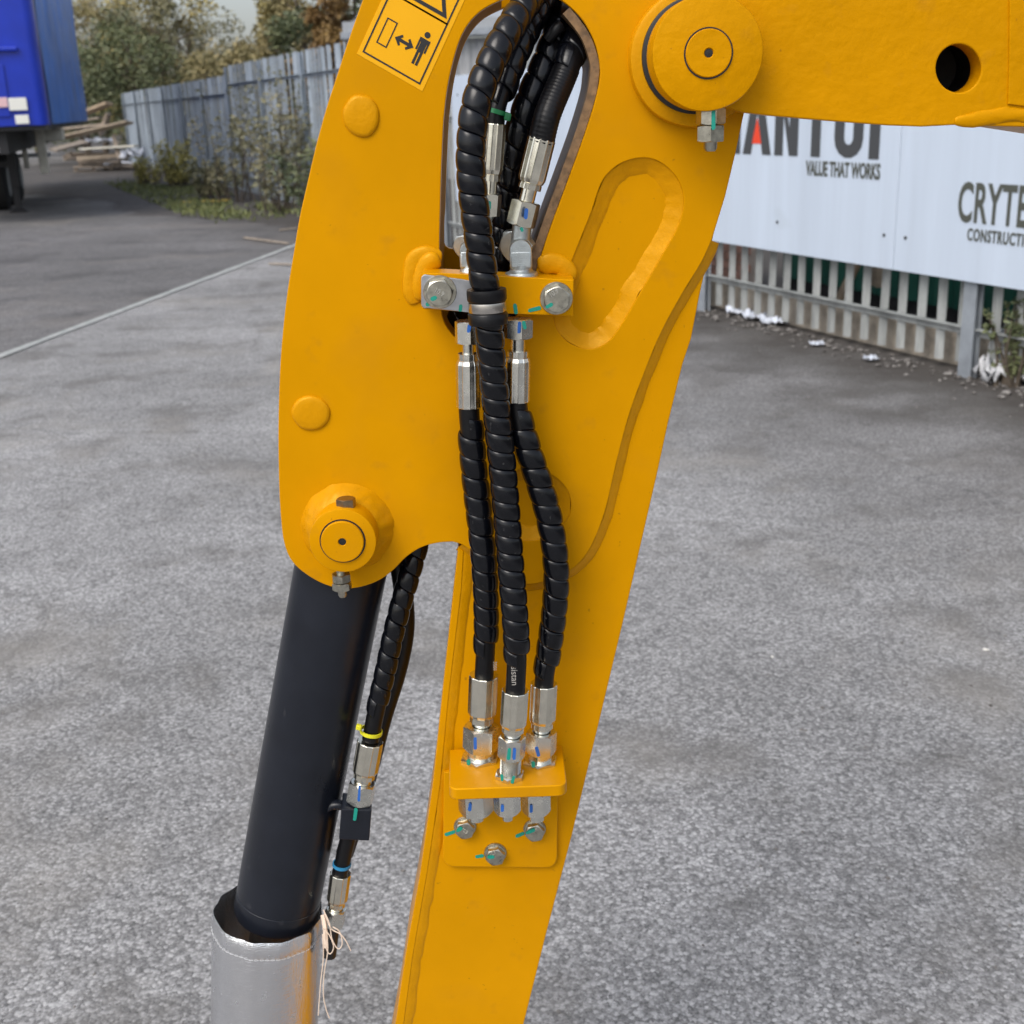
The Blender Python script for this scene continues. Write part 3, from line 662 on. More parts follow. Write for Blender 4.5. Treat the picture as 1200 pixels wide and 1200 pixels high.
plank('plank', 'brown beam lying across the lowest pallets', Wz(92, 186, 39.6), Wz(150, 181, 39.0), .18, .12, 'wood', .1)
plank('plank', 'short grey batten standing against the heap by the fence', Wz(140, 186, 38.8), Wz(133, 158, 39.2), .12, .05, 'wood_grey')
plank('plank', 'grey board under the trailer tail beside the heap', Wz(62, 176, 36), Wz(100, 166, 38), .22, .05, 'wood_grey', .3)
plank('plank', 'dark board at the back of the timber heap', Wz(70, 145, 41), Wz(118, 138, 41), .5, .06, 'wood_grey', .5)
def crumple(name, label, P, sx, sy, sz, m, cat='litter', group=None, seed=0, n=9):
    vs = []; fs = []
    for i in range(n):
        for j in range(n):
            x, y = i/(n-1)-.5, j/(n-1)-.5
            q = Vector((x*4+seed*7.3, y*4, seed)); h = abs(noise.noise(q))*1.2+.35*abs(noise.noise(q*2.7))
            vs.append(Vector(P)+Vector((x*sx*(1+.4*noise.noise(q*1.3)), y*sy*(1+.4*noise.noise(q*1.7+Vector((9, 0, 0)))), .012+sz*h)))
    fs = [(i*n+j, (i+1)*n+j, (i+1)*n+j+1, i*n+j+1) for i in range(n-1) for j in range(n-1)]
    o = MB().add(vs, fs).build(name, m, None, 40)
    sm = o.modifiers.new('thickness', 'SOLIDIFY'); sm.thickness = .004
    return tag(o, label, cat, group)
g = G(155, 195); crumple('plastic_sheet', 'white plastic sheet on the ground before the far fence', g, 1.7, 1.3, .28, 'paper', seed=1)
crumple('plastic_sheet', 'white sheeting lying on top of the pallets in the heap', W(118, 166, 40)-Vector((0, 0, .05)), 1.0, .8, .2, 'paper', seed=2)
crumple('plastic_bag', 'pale plastic bag at the end of the pallet heap', W(156, 178, 39)-Vector((0, 0, .2)), .7, .6, .4, 'paper', seed=3)

# ------------------------------------------------------------------ trees and plants
def leaves(name, m, parent, clumps, n, size, flat=.6):
    vs = []; fs = []
    for c, r in clumps:
        k = max(6, int(n*r*r/sum(q[1]**2 for q in clumps)))
        for _ in range(k):
            d = Vector((random.gauss(0, 1), random.gauss(0, 1), random.gauss(0, 1)*.85)).normalized()*r*(random.random()**.45)
            p = c+d; s = size*random.uniform(.5, 1.25)
            a = Vector((random.gauss(0, 1), random.gauss(0, 1), random.gauss(0, 1)*flat)).normalized()
            b = a.cross(Vector((random.gauss(0, 1), random.gauss(0, 1), random.gauss(0, 1)))).normalized()*.55
            i = len(vs); vs += [p-a*s, p-b*s*.8, p+a*s, p+b*s*.8]; fs.append((i, i+1, i+2, i+3))
    me = bpy.data.meshes.new(name); me.from_pydata(vs, [], fs); me.update()
    o = bpy.data.objects.new(name, me); COL.objects.link(o); me.materials.append(MATS[m]); setp(o, parent); return o
def tree(label, base, h, w, m, n=3000, size=.16, group='trees beyond the fence', low=.12, name='tree', clumpy=26):
    base = Vector(base); root = empty(name, base); tag(root, label, 'tree', group)
    tb = MB(); ends = []
    stems = random.choice((1, 2, 3))
    for k in range(stems):
        a = random.uniform(0, 6.28); top = base+Vector((math.cos(a)*w*.18, math.sin(a)*w*.18, h*random.uniform(.75, .95)))
        midp = base.lerp(top, .5)+Vector((random.uniform(-.2, .2), random.uniform(-.2, .2), 0))
        tube(tb, [base, midp, top], lambda t: h*.018*(1.1-t), 7, h/12)
        for _ in range(6):
            t = random.uniform(.2, .9); p = base.lerp(top, t); an = random.uniform(0, 6.28); l = w*random.uniform(.25, .55)*(1.1-t*.5)
            e = p+Vector((math.cos(an)*l, math.sin(an)*l, l*random.uniform(.3, .9))); ends.append(e)
            tube(tb, [p, p.lerp(e, .5)+Vector((0, 0, .08)), e], lambda t: h*.008*(1.1-t), 5, l/5)
    tb.build('trunk', 'bark', root, 50)
    cl = [(e, w*random.uniform(.10, .20)) for e in ends]
    for _ in range(clumpy):
        t = random.uniform(low, 1.0); wd = w*.5*math.sin(math.pi*min(1, .18+t*.80))**.6
        a = random.uniform(0, 6.28); q = wd*math.sqrt(random.random())
        cl.append((base+Vector((math.cos(a)*q, math.sin(a)*q, h*t)), w*random.uniform(.07, .15)))
    leaves('crown', m, root, cl, n, size)
    return root
def at(px, Y, dz=0): p = W(px, 140, Y); return Vector((p.x, p.y, dz))
T = [ # px, Y, height, width, leaf, label
 (40, 58, 8.0, 6.5, 'leaf_olive', 'olive tree standing behind the blue trailer'),
 (118, 54, 6.3, 5.0, 'leaf_olive', 'olive brown tree just right of the blue trailer'),
 (100, 47, 3.9, 4.5, 'leaf_dark', 'low dark shrubby tree behind the timber heap', ),
 (150, 60, 7.8, 5.0, 'leaf_yellow', 'yellowing tree above the far end of the fence'),
 (185, 52, 7.2, 4.8, 'leaf_yellow', 'bright yellow green tree behind the far fence'),
 (172, 48, 4.6, 4.2, 'leaf_dark', 'dark green bush rising just over the far fence end'),
 (212, 50, 5.6, 4.6, 'leaf_grey', 'grey green tree behind the middle of the far fence'),
 (262, 47, 3.7, 4.2, 'leaf_olive', 'lower olive tree under the bright gap of sky'),
 (298, 44, 3.8, 3.2, 'leaf_olive', 'olive tree right of the bright gap of sky'),
 (352, 40, 5.8, 2.8, 'leaf_yellow', 'tall yellow green tree behind the tall fence'),
 (372, 38, 6.8, 3.8, 'leaf_olive', 'olive tree beside the yellow arm above the fence'),
 (405, 34, 6.4, 3.6, 'leaf_dark', 'dark green tree touching the edge of the yellow arm'),
 (390, 30, 4.2, 2.4, 'leaf_rust', 'rust brown tree low beside the yellow arm'),
 (240, 66, 4.6, 5.5, 'leaf_grey', 'pale thin tree far behind the others under the sky gap'),
 (310, 60, 4.4, 5.0, 'leaf_grey', 'far grey tree against the white sky'),
]
for t in T: tree(t[5], at(t[0], t[1]), t[2], t[3], t[4], 9000 if t[2] > 5 else 6000, .085)
# leggy shrub growing against the tall fence
def shrub(name, label, base, h, w, m, nst, nl, size, cat='shrub', group=None, lean=0):
    base = Vector(base); root = empty(name, base); tag(root, label, cat, group); st = MB(); cl = []
    for k in range(nst):
        a = random.uniform(0, 6.28); b0 = base+Vector((math.cos(a), math.sin(a), 0))*w*.25*random.random()
        tp = base+Vector((math.cos(a)*w*.5*random.random()+lean, math.sin(a)*w*.5*random.random(), h*random.uniform(.45, 1)))
        tube(st, [b0, b0.lerp(tp, .5)+Vector((random.uniform(-.1, .1), 0, 0))*w, tp], lambda t: .012*(1.15-t), 4, h/6)
        for t in (.3, .5, .7, .85, 1.0): cl.append((b0.lerp(tp, t), w*random.uniform(.05, .13)))
    st.build('stem', 'bark', root, 0); leaves('foliage', m, root, cl, nl, size); return root
sv = FX(335, 255, .5)[0]
shrub('shrub', 'tall grey green shrub growing up the tall fence', FPt(sv, .45), 2.25, 1.7, 'leaf_grey', 26, 2600, .045)
shrub('shrub', 'dark low shrub at the foot of the tall fence beside the arm', FPt(FX(365, 262, .6)[0], .5), 1.15, 1.4, 'leaf_dark', 16, 1500, .045)
shrub('shrub', 'thin shrub by the step in height of the fence', FPt(FX(277, 214, .6)[0], .6), 2.0, 1.5, 'leaf_grey', 12, 900, .05)
shrub('weed', 'yellow green weed clump against the far fence', FPt(FX(203, 200, .9)[0], .8), 1.0, 1.0, 'weed', 24, 1800, .05, 'plant')
shrub('weed', 'low brown weeds left of the yellow green clump', FPt(FX(172, 193, 1.2)[0], 1.2), .7, 1.0, 'weed', 16, 700, .05, 'plant')
shrub('weed', 'low dark weeds along the fence right of the yellow green clump', FPt(FX(247, 210, .9)[0], .8), .8, 1.3, 'leaf_grey', 18, 1100, .05, 'plant')
shrub('ivy_plant', 'green leafy plant poking through the near fence at the right edge', FPt(FX(1214, 400, -.1)[0], .05), .48, .32, 'leaf_dark', 14, 700, .022, 'plant')
# grass along the fence
gv = []; gf = []
for _ in range(6000):
    px = random.uniform(225, 372); s, z = FX(px, 230, 0); off = .35+random.random()**1.6*1.7
    if noise.noise(Vector((s*.7, off*.8, 2))) < -.06: continue
    p = FPt(s+random.gauss(0, .5), off, .012); h = random.uniform(.03, .11); a = random.uniform(0, 6.28); w = Vector((math.cos(a), math.sin(a), 0))*.018
    l = Vector((random.gauss(0, .06), random.gauss(0, .06), h)); i = len(gv); gv += [p-w, p+w, p+l]; gf.append((i, i+1, i+2))
go = MB().add(gv, gf).build('grass', 'grass', None, 0); tag(go, 'patchy yellow green grass along the foot of the tall fence', 'grass', kind='stuff')
# litter, twigs and rubble
def stones(name, label, n, place, smin, smax, m):
    vs = []; fs = []
    for _ in range(n):
        P = place(); s = random.uniform(smin, smax)*random.uniform(.6, 1)
        bmx = [Vector(v) for v in ((1,0,0),(-1,0,0),(0,1,0),(0,-1,0),(0,0,1),(0,0,-1),(.6,.6,.5),(-.6,.6,.5),(-.6,-.6,.5),(.6,-.6,.5))]
        i = len(vs); sc = (random.uniform(.7, 1.3), random.uniform(.7, 1.3), random.uniform(.45, .9)); a = random.uniform(0, 6.28)
        for v in bmx:
            q = Vector((v.x*sc[0], v.y*sc[1], v.z*sc[2]))*s*random.uniform(.8, 1.15)
            vs.append(P+Vector((q.x*math.cos(a)-q.y*math.sin(a), q.x*math.sin(a)+q.y*math.cos(a), q.z+s*.25)))
        fs += [tuple(i+k for k in f) for f in ((4,6,7),(4,7,8),(4,8,9),(4,9,6),(0,2,6),(2,7,6),(2,1,7),(1,8,7),(1,3,8),(3,9,8),(3,0,9),(0,6,9),(5,2,0),(5,1,2),(5,3,1),(5,0,3))]
    o = MB().add(vs, fs).build(name, m, None, 0); return tag(o, label, name.replace('_', ' '), kind='stuff')
stones('rubble', 'broken stones and dirt along the foot of the near fence', 520, lambda: FPt(random.uniform(-1.5, 4.5), .02+abs(random.gauss(0, .14)), .002), .006, .026, 'rubble')
stones('loose_grit', 'loose grit scattered over the grey yard surface', 1500, lambda: Vector((random.uniform(-4, 4.5), random.uniform(1.7, 9)**1.0, 0)), .0025, .0065, 'rubble')
for i, (x, y, lb) in enumerate(((866, 366, 'crumpled white paper nearest the yellow arm at the fence foot'), (884, 372, 'second white paper right of the one nearest the arm'), (906, 378, 'smaller bluish paper scrap further right along the fence foot'))):
    g = G(x, y+4); crumple('paper_scrap', lb, g+Vector((0, 0, .01)), .17, .14, .06, 'paper', seed=11+i)
g = G(1180, 448); crumple('plastic_bag', 'torn clear plastic bag heaped at the fence foot right', g, .30, .26, .26, 'plastic_bag', seed=21, n=14)
g = G(1172, 425); crumple('plastic_bag', 'knotted white plastic bag caught on the near fence at right', g+Vector((0, 0, .05)), .14, .12, .26, 'plastic_bag', seed=23, n=12)
g = G(957, 406); crumple('paper_scrap', 'flat white scrap in the middle of the fence foot rubble', g, .09, .06, .03, 'paper', seed=25)
g = G(1020, 424); crumple('paper_scrap', 'small white wrapper by the fence foot further right', g, .08, .07, .05, 'paper', seed=27)
def one_stone(label, x, y, s):
    o = stones('stone', label, 1, lambda: G(x, y), s, s, 'stone_white'); del o['kind']; return o
one_stone('pale chip of stone on the tarmac at the right', 1155, 762, .013)
one_stone('small white chip of stone right of the lower arm', 905, 770, .008)
g = G(240, 238); crumple('wrapper', 'flattened yellow wrapper lying in the grass edge', g, .9, .35, .06, 'litter_yellow', seed=31)
plank('stick', 'pale bent stick lying near the end of the painted line', G(286, 281)+Vector((0, 0, .03)), G(338, 288)+Vector((0, 0, .03)), .035, .02, 'wood_grey', cat='stick')
plank('stick', 'short pale stick on the tarmac beside the yellow arm', G(328, 272)+Vector((0, 0, .03)), G(348, 270)+Vector((0, 0, .03)), .04, .02, 'wood_grey', cat='stick')
plank('stick', 'pale stick lying below the painted line beside the arm', G(316, 311)+Vector((0, 0, .02)), G(345, 312)+Vector((0, 0, .02)), .045, .015, 'wood_grey', cat='stick')

# ================================================================== THE EXCAVATOR
YA, YB, YR = 1.200, 1.2092, 1.318        # front of the outer plate, front of the arm's side plate, far side plate
ex = empty('mini_excavator', (.0, 1.26, 0)); tag(ex, 'yellow excavator arm with black hydraulic hoses and dark cylinder', 'excavator')
arm_left = [(537, 640), (532, 685), (517, 825), (507, 920), (492, 1025), (475, 1120), (464, 1195), (447, 1290), (430, 1390)]
arm_right = [(585, 1310), (615, 1195), (640, 1095), (670, 980), (700, 855), (730, 730), (752, 634), (770, 556), (783, 496), (800, 427), (810, 397), (820, 345), (831, 297)]
Bloop = [(x+9, y) for x, y in arm_left]+[(545, 1440)]+arm_right+[(846, 235), (842, 165), (716, 152), (655, 330), (610, 440), (552, 520), (544, 600)]
arm = plate('dipper_arm', [Bloop], 'yellow', ex, YB, .010, .0012)
slot = smooth_px([(515, 300), (516, 240), (518, 180), (521, 130), (528, 85), (541, 42), (560, 16), (588, 0), (620, -9), (650, -4), (678, 18), (696, 48), (703, 82), (698, 115), (684, 160), (664, 215), (643, 272), (628, 318), (612, 358), (592, 388), (568, 404), (545, 402), (527, 388), (517, 362)], 6, True)
oval = smooth_px([(755, 185), (775, 191), (792, 207), (800, 226), (800, 246), (793, 268), (778, 295), (761, 324), (744, 353), (727, 382), (712, 401), (692, 409), (671, 404), (656, 391), (649, 372), (654, 347), (664, 322), (673, 299), (683, 274), (694, 246), (703, 219), (713, 203), (731, 190)], 5, True)
disc = circ(619, 592, 50, 42, 40)
weldline = [(834, 282), (822, 308), (800, 344), (775, 390), (755, 438), (737, 488), (722, 545), (709, 600), (692, 642), (672, 666), (645, 680), (615, 685), (588, 676), (565, 655), (541, 638)]
left_edge = [(425, 0), (410, 42), (395, 88), (382, 128), (370, 172), (360, 215), (351, 255), (344, 297), (337, 340), (332, 382), (328.5, 425), (326.5, 475), (326, 520), (327, 570), (329, 606), (333, 637), (343, 659), (363, 676), (386, 687), (408, 690), (430, 686), (448, 678), (462, 667), (476, 653), (493, 642), (512, 636.5), (530, 635)]
Aout = [(455, -70)]+smooth_px(left_edge, 5)+smooth_px(weldline[::-1], 5)+[(850, 230), (862, 180), (871, 137), (886, 80), (894, 20), (893, -50), (870, -110), (800, -150), (600, -160), (500, -130)]
side = plate('side_plate', [Aout, slot, oval, disc], 'yellow', arm, YA, .0086, .0011)
# far side plate of the arm: same outline, its own shorter opening
rslot = smooth_px([(522, 288), (522, 240), (524, 180), (527, 130), (534, 85), (546, 48), (564, 24), (590, 10), (620, 2), (650, 8), (676, 28), (690, 55), (695, 85), (690, 115), (676, 158), (656, 212), (636, 262), (626, 286), (600, 290), (560, 289)], 6, True)
kr = YA/YR; VX, VY = 583.3, 120.8
def shr(lp, Yn): k = YA/Yn; return [(VX+(x-VX)*k, VY+(y-VY)*k) for x, y in lp]
plate('far_side_plate', [shr(Aout, YR), rslot], 'yellow', arm, YR, .009)
lower = [(x+9, y) for x, y in arm_left]+[(545, 1440)]+arm_right+[(836, 275), (700, 300), (560, 500)]
plate('far_arm_plate', [shr(lower, YR-.011)], 'yellow', arm, YR-.011, .010)
# inner walls of the slot, between the plates
def wall(name, path, Y0, Y1, th, m, parent, inset=0):
    vs = []; fs = []; P = [W(x, y, YA) for x, y in path]; n = len(P)
    for i, p in enumerate(P):
        t = (P[min(i+1, n-1)]-P[max(i-1, 0)]).normalized(); nn = Vector((t.z, 0, -t.x))
        for y, o in ((Y0, inset), (Y1, inset), (Y1, inset+th), (Y0, inset+th)): q = p+nn*o; vs.append(Vector((q.x, y, q.z)))
    for i in range(n-1):
        for k in range(4): k2 = (k+1) % 4; fs.append((i*4+k, (i+1)*4+k, (i+1)*4+k2, i*4+k2))
    fs += [(0, 1, 2, 3), tuple((n-1)*4+k for k in (3, 2, 1, 0))]
    return MB().add(vs, fs).build(name, m, parent, 50)
wall('slot_wall', smooth_px([(545, 402), (527, 388), (517, 362), (515, 300), (516, 240), (518, 180), (521, 130), (528, 85), (541, 42), (560, 16), (588, 0)], 5), YA+.0092, YR-.0005, .008, 'yellow_in', arm, -.0082)
wall('slot_wall', smooth_px([(668, 8), (690, 37), (702, 70), (702, 92), (698, 115), (684, 160), (664, 215), (643, 272), (628, 318)], 5), YA+.0020, YR-.0005, .008, 'cut_edge', arm, .0004)
# closing plates of the box: left wrapper proud of the side plate, right wrapper inside the edge, outer rim of the head
a2 = [(543.5, 646), (541, 690), (526, 815), (516, 920), (500.5, 1025), (484, 1120), (474, 1195), (457, 1290), (440, 1390)]
plate('wrapper_plate', [[(x, y) for x, y in arm_left]+[(440, 1390)]+a2[::-1]], 'yellow', arm, YB-.0045, .1, .0012)
fillet('weld_bead', [(a[0]-.5, a[1]) for a in a2], -1, .0125, YB-.0040, YB, 'yellow_weld', arm, False, .10, .9)
wall('wrapper_plate', arm_right[::-1], YB+.0105, YR-.012, .008, 'yellow', arm, .001)
wall('rim_plate', smooth_px([(x+3, y) for x, y in left_edge[:11]], 3), YA+.0092, YR-.0005, .008, 'yellow', arm, -.009)
# welds
fillet('weld_bead', oval, 1, .0165, YA+.0012, YB, 'yellow_weld', arm, True, -.10, .75)
fillet('weld_bead', disc, 1, .0150, YA+.0012, YB, 'yellow_weld', arm, True, -.10, .75)
fillet('weld_bead', weldline, -1, .0105, YA+.0010, YB, 'yellow_weld', arm, False, -.05, .6)
def plug(cx, cy, rx, ry):
    P = W(cx, cy, YA); k = mpp(P); mb = MB(); n = 40; vs = []; fs = []
    rings = [(1.02, .0005), (1.0, -.0012), (.95, -.0026), (.80, -.0033), (.5, -.0037), (.2, -.0038)]
    for q, y in rings:
        for j in range(n):
            th = 2*math.pi*j/n; w = 1+.05*noise.noise(Vector((math.cos(th)*1.6+cx, math.sin(th)*1.6, cy)))
            vs.append(P+Vector((math.cos(th)*rx*k*q*w, y, math.sin(th)*ry*k*q*w)))
    for i in range(len(rings)-1):
        for j in range(n): j2 = (j+1) % n; fs.append((i*n+j, i*n+j2, (i+1)*n+j2, (i+1)*n+j))
    fs.append(tuple((len(rings)-1)*n+j for j in range(n)))
    MB().add(vs, fs).build('plug_weld', 'yellow_weld', arm, 60)
plug(423.5, 136.5, 21.5, 23.5); plug(364.5, 484, 22.5, 20.5)

# lower pin boss
def ringboss(name, P, r, y0, y1, m, parent, ch=.0015, seg=64, fn=None):
    """disc facing the camera: P gives x,z; from y1 (back) forward to y0"""
    C = Vector((P.x, y1, P.z)); h = y1-y0
    return lathe(MB(), C, (0, -1, 0), [(r, 0), (r, h-ch), (r-ch*.3, h-ch*.3), (r-ch, h), (.0005, h)], seg, fn=fn).build(name, m, parent, 40)
YF = 1.158
c = W(401.5, 634, YF); k = mpp(c)
boss = ringboss('pin_boss', c, 39.5*k, YF, YA+.003, 'yellow', arm, .0016)
ri, ro = 24.8*k, 27.0*k
lathe(MB(), (c.x, YF+.0002, c.z), (0, -1, 0), [(ri, 0), (ri, .0004), (ro, .0004), (ro, 0)], 48, close=False).build('pin_gap', 'print_black', arm, 0)
lathe(MB(), (c.x, YF+.0004, c.z), (0, -1, 0), [(25.2*k, 0), (25.2*k, .0030), (24.2*k, .0040), (5.2*k, .0040), (4.4*k, .0030), (4.2*k, -.004)], 48, close=False).build('pin', 'yellow', arm, 40)
lathe(MB(), (c.x, YF-.0022, c.z), (0, -1, 0), [(4.3*k, 0), (.0003, .0002)], 20, close=False).build('pin_hole', 'print_black', arm, 0)
# weld collar round the boss: sloping, uneven
vs = []; fs = []; n = 72; rings = 9; PA = Vector((c.x, YA, c.z))
for i in range(rings):
    u = i/(rings-1)
    for j in range(n):
        th = 2*math.pi*j/n; q = Vector((math.cos(th), math.sin(th), 0))
        ro_ = .0478*(1+.05*noise.noise(q*2.1)+.02*noise.noise(q*6)); r0 = 38.5*k
        r = ro_+(r0-ro_)*u; hgt = .017*(u**1.15)*(1+.12*noise.noise(q*3+Vector((0, 0, u*2))))+.0022*math.sin(math.pi*u)*(1+noise.noise(q*5+Vector((u*3, 0, 0))))
        vs.append(PA+Vector((math.cos(th)*r, -hgt+.0006*(1-u), math.sin(th)*r)))
for i in range(rings-1):
    for j in range(n): j2 = (j+1) % n; fs.append((i*n+j, i*n+j2, (i+1)*n+j2, (i+1)*n+j))
MB().add(vs, fs).build('weld_collar', 'yellow_weld', arm, 70)
def hexpx(P, ax, wpx, h, m, name, parent, **kw):
    k = mpp(P); return hexnut(MB(), P, ax, wpx*k/2/1.09, h, **kw).build(name, m, parent, 30)
Yb = 1.172
hp = W(406, 597, Yb); ab = empty('cross_bolt', hp, arm) if False else None
def cross_bolt(parent, xt, yt, xb, yb, Yb, wpx, m, top=True, nuts=2, th=.0065, m2=None):
    P = W(xt, yt, Yb)
    if top: hexpx(P, (0, 0, 1), wpx, .0105, m, 'cross_bolt', parent, phase=.35)
    P = W(xb, yb, Yb); z = 0; m = m2 or m
    for q in range(nuts):
        hexpx(P+Vector((0, 0, -z)), (0, 0, -1), wpx, th*2-.0006, m, 'lock_nut', parent, phase=.3+q*.35); z += th*2
    lathe(MB(), P+Vector((0, 0, .006)), (0, 0, -1), [(wpx*mpp(P)*.24, 0), (wpx*mpp(P)*.24, z+.011), (wpx*mpp(P)*.18, z+.0135)], 20).build('bolt_thread', m, parent, 35)
cross_bolt(arm, 406, 595.5, 399.5, 672, Yb, 22, 'bolt_bronze', True, 2, .0045, 'bolt_steel')

# ------------------------------------------------------------------ boom
YBm = 1.160
c2 = W(829.5, 62, 1.128); k2 = mpp(c2)
arcp = circ(824, 63, 63, 63, 20, 100, 260)
boomo = [(872, 132), (900, 135.5), (950, 140), (1000, 144), (1040, 147), (1080, 148.5), (1117, 146.5), (1160, 148), (1260, 150), (1420, 190), (1500, -60), (1300, -260), (1000, -180)]+arcp[::-1][:0]
boomo = [(842, 124)]+boomo+[(840, -8)]+[p for p in circ(824, 60, 62, 62, 24, 275, 85)]
hole = circ(1123.5, 80, 26.5, 28.5, 48)
boom = plate('boom', [boomo, hole], 'yellow_cast', ex, YBm, .028, .0016)
h0 = W(1123.5, 80, YBm); kh = mpp(h0)
lathe(MB(), (h0.x+.004, YBm+.0285, h0.z), (0, 1, 0), [(28.5*kh, 0), (28.5*kh, .05)], 40, close=False).build('hole_tube', 'black_pipe', boom, 40)
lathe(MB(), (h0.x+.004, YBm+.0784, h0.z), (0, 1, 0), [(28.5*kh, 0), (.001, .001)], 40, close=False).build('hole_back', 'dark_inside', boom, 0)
boomb = [(880, 128), (950, 136), (1040, 143), (1160, 143), (1400, 180), (1480, -60), (1300, -250), (1000, -170), (850, -20)]
plate('far_boom_plate', [shr(boomb, YR+.012)], 'yellow_cast', boom, YR+.012, .024)
plate('boom_web', [[(878, 126), (950, 136), (1040, 143), (1160, 143), (1400, 180), (1400, 172), (1160, 133), (1040, 133), (950, 127), (878, 116)]], 'yellow_cast', boom, YBm+.03, .15, .001)
plate('boom_web', [[(940, 139), (1030, 145), (1100, 146), (1100, 141), (1030, 139), (940, 134)]], 'cut_edge', boom, YBm+.0285, .03, .0008)
plate('overlay_plate', [[(1184, -200), (1183, 60), (1181.5, 122), (1300, 138), (1420, 150), (1420, -200)]], 'yellow_cast', boom, YBm-.0022, .0032, .0008)
bead('weld_bead', [(1118, 142), (1140, 141), (1162, 137), (1184, 134), (1215, 137), (1250, 141)], .0066, YBm+.0005, 'yellow_cast', boom, .40)
ringboss('boom_boss', c2, 65.3*k2, 1.128, YBm+.01, 'yellow_cast', boom, .0018, fn=lambda th, t: 1+.006*noise.noise(Vector((math.cos(th)*2, math.sin(th)*2, 1))))
lathe(MB(), (c2.x+.0005, 1.1278, c2.z-.0003), (0, -1, 0), [(26.6*k2, 0), (26.6*k2, .0005), (28.9*k2, .0005), (28.9*k2, 0)], 48, close=False).build('pin_gap', 'print_black', boom, 0)
lathe(MB(), (c2.x+.0005, 1.1284, c2.z-.0003), (0, -1, 0), [(27.0*k2, 0), (27.0*k2, .0026), (26.0*k2, .0035), (6.2*k2, .0035), (5.0*k2, .0024), (4.6*k2, -.003)], 48, close=False).build('pin', 'yellow_cast', boom, 40)
lathe(MB(), (c2.x+.0005, 1.1262, c2.z-.0003), (0, -1, 0), [(4.8*k2, 0), (.0003, .0002)], 20, close=False).build('pin_hole', 'print_black', boom, 0)
cA = Vector((c2.x, YA, c2.z))
ringboss('pin_boss', cA+Vector((-.001, 0, -.002)), .0600, YA-.014, YA+.004, 'yellow_weld', arm, .004, fn=lambda th, t: 1+.012*noise.noise(Vector((math.cos(th)*2.3, math.sin(th)*2.3, 5))))
ringboss('thrust_washer', cA, .0505, YA-.0195, YA-.0138, 'print_black', arm, .001)
nb = W(833, 127, 1.15)
cross_bolt(boom, 833, 120, 833, 126.5, 1.146, 33, 'bolt_steel', False, 2, .0073)
mark('paint_mark', 836, 131, 836, 150, 4.5, 1.132, 'teal_paint', boom)

# ------------------------------------------------------------------ warning decal
E1 = (.868, .496); E2 = (.419, -.908)                                 # the sticker's own axes as they lie on the plate
def D(u, v): return (418+E1[0]*u+E2[0]*v, 63+E1[1]*u+E2[1]*v)
dec = plate('warning_decal', [[D(0, 0), D(88.7, 0), D(88.7, 190), D(0, 190)]], 'decal', ex, YA-.0004, .0005, .00005)
def dshape(name, loops, m='print_black'): return plate(name, loops, m, dec, YA-.0007, .0003, .00002)
def dframe(name, u0, v0, u1, v1, t): dshape(name, [[D(u0, v0), D(u1, v0), D(u1, v1), D(u0, v1)], [D(u0+t, v0+t), D(u1-t, v0+t), D(u1-t, v1-t), D(u0+t, v1-t)]])
dframe('border', 5, 5.2, 83, 84, 2.0)
dframe('border', 5, 82.0, 83, 186, 2.0)
dframe('machine_symbol', 15, 23, 29, 55.5, 1.5)
dshape('warning_triangle', [[D(9, 88), D(79, 88), D(44, 150)], [D(17, 92.5), D(71, 92.5), D(44, 140)]])
ay = 39.4
dshape('arrow', [[D(32.5, ay), D(40, ay+7), D(41.8, ay+5), D(39.4, ay+2), D(50.6, ay+2), D(48.2, ay+5), D(50, ay+7), D(57.5, ay), D(50, ay-7), D(48.2, ay-5), D(50.6, ay-2), D(39.4, ay-2), D(41.8, ay-5), D(40, ay-7)]])
px0 = 66.5
dshape('person_symbol', [[D(px0+3.7*math.cos(R(a)), 60.3+3.7*math.sin(R(a))) for a in range(0, 360, 20)]])
dshape('person_symbol', [[D(px0-6.8, 55), D(px0+6.8, 55), D(px0+6.8, 39.5), D(px0+4.5, 39.5), D(px0+4.5, 50), D(px0+3.9, 50), D(px0+3.9, 22.5), D(px0+.7, 22.5), D(px0+.7, 38), D(px0-.7, 38), D(px0-.7, 22.5), D(px0-3.9, 22.5), D(px0-3.9, 50), D(px0-4.5, 50), D(px0-4.5, 39.5), D(px0-6.8, 39.5)]])

# ------------------------------------------------------------------ hose building kit
def ferrule(parent, Pt, Pb, wpx, m='zinc_yellow', nm='ferrule', flip=False):
    """crimped sleeve from the hose end Pt down to Pb"""
    k = mpp(Pt); r = wpx*k/2; ax = Pb-Pt; L = ax.length
    prof = [(r*.80, .0), (r*.97, .0), (r, .0008), (r, L*.74), (r*.985, L*.80), (r*.88, L*.87), (r*.80, L*.885), (r*.80, L*.90), (r*.83, L*.905), (r*.83, L), (r*.55, L)]
    return lathe(MB(), Pt, ax, prof, 120, poly=12, phase=random.random()).build(nm, m, parent, 12)
def cyl(parent, P, Q, r, m, nm, seg=24, ch=.0006):
    ax = Q-P; L = ax.length
    return lathe(MB(), P, ax, [(r-ch, 0), (r, ch), (r, L-ch), (r-ch, L)], seg).build(nm, m, parent, 35)
def thread(parent, P, ax, r, L, m, nm='thread'):
    n = int(L/.0014); prof = []
    for i in range(n): prof += [(r*.90, L*i/n), (r, L*(i+.5)/n)]
    prof.append((r*.9, L)); return lathe(MB(), P, ax, prof, 28).build(nm, m, parent, 20)
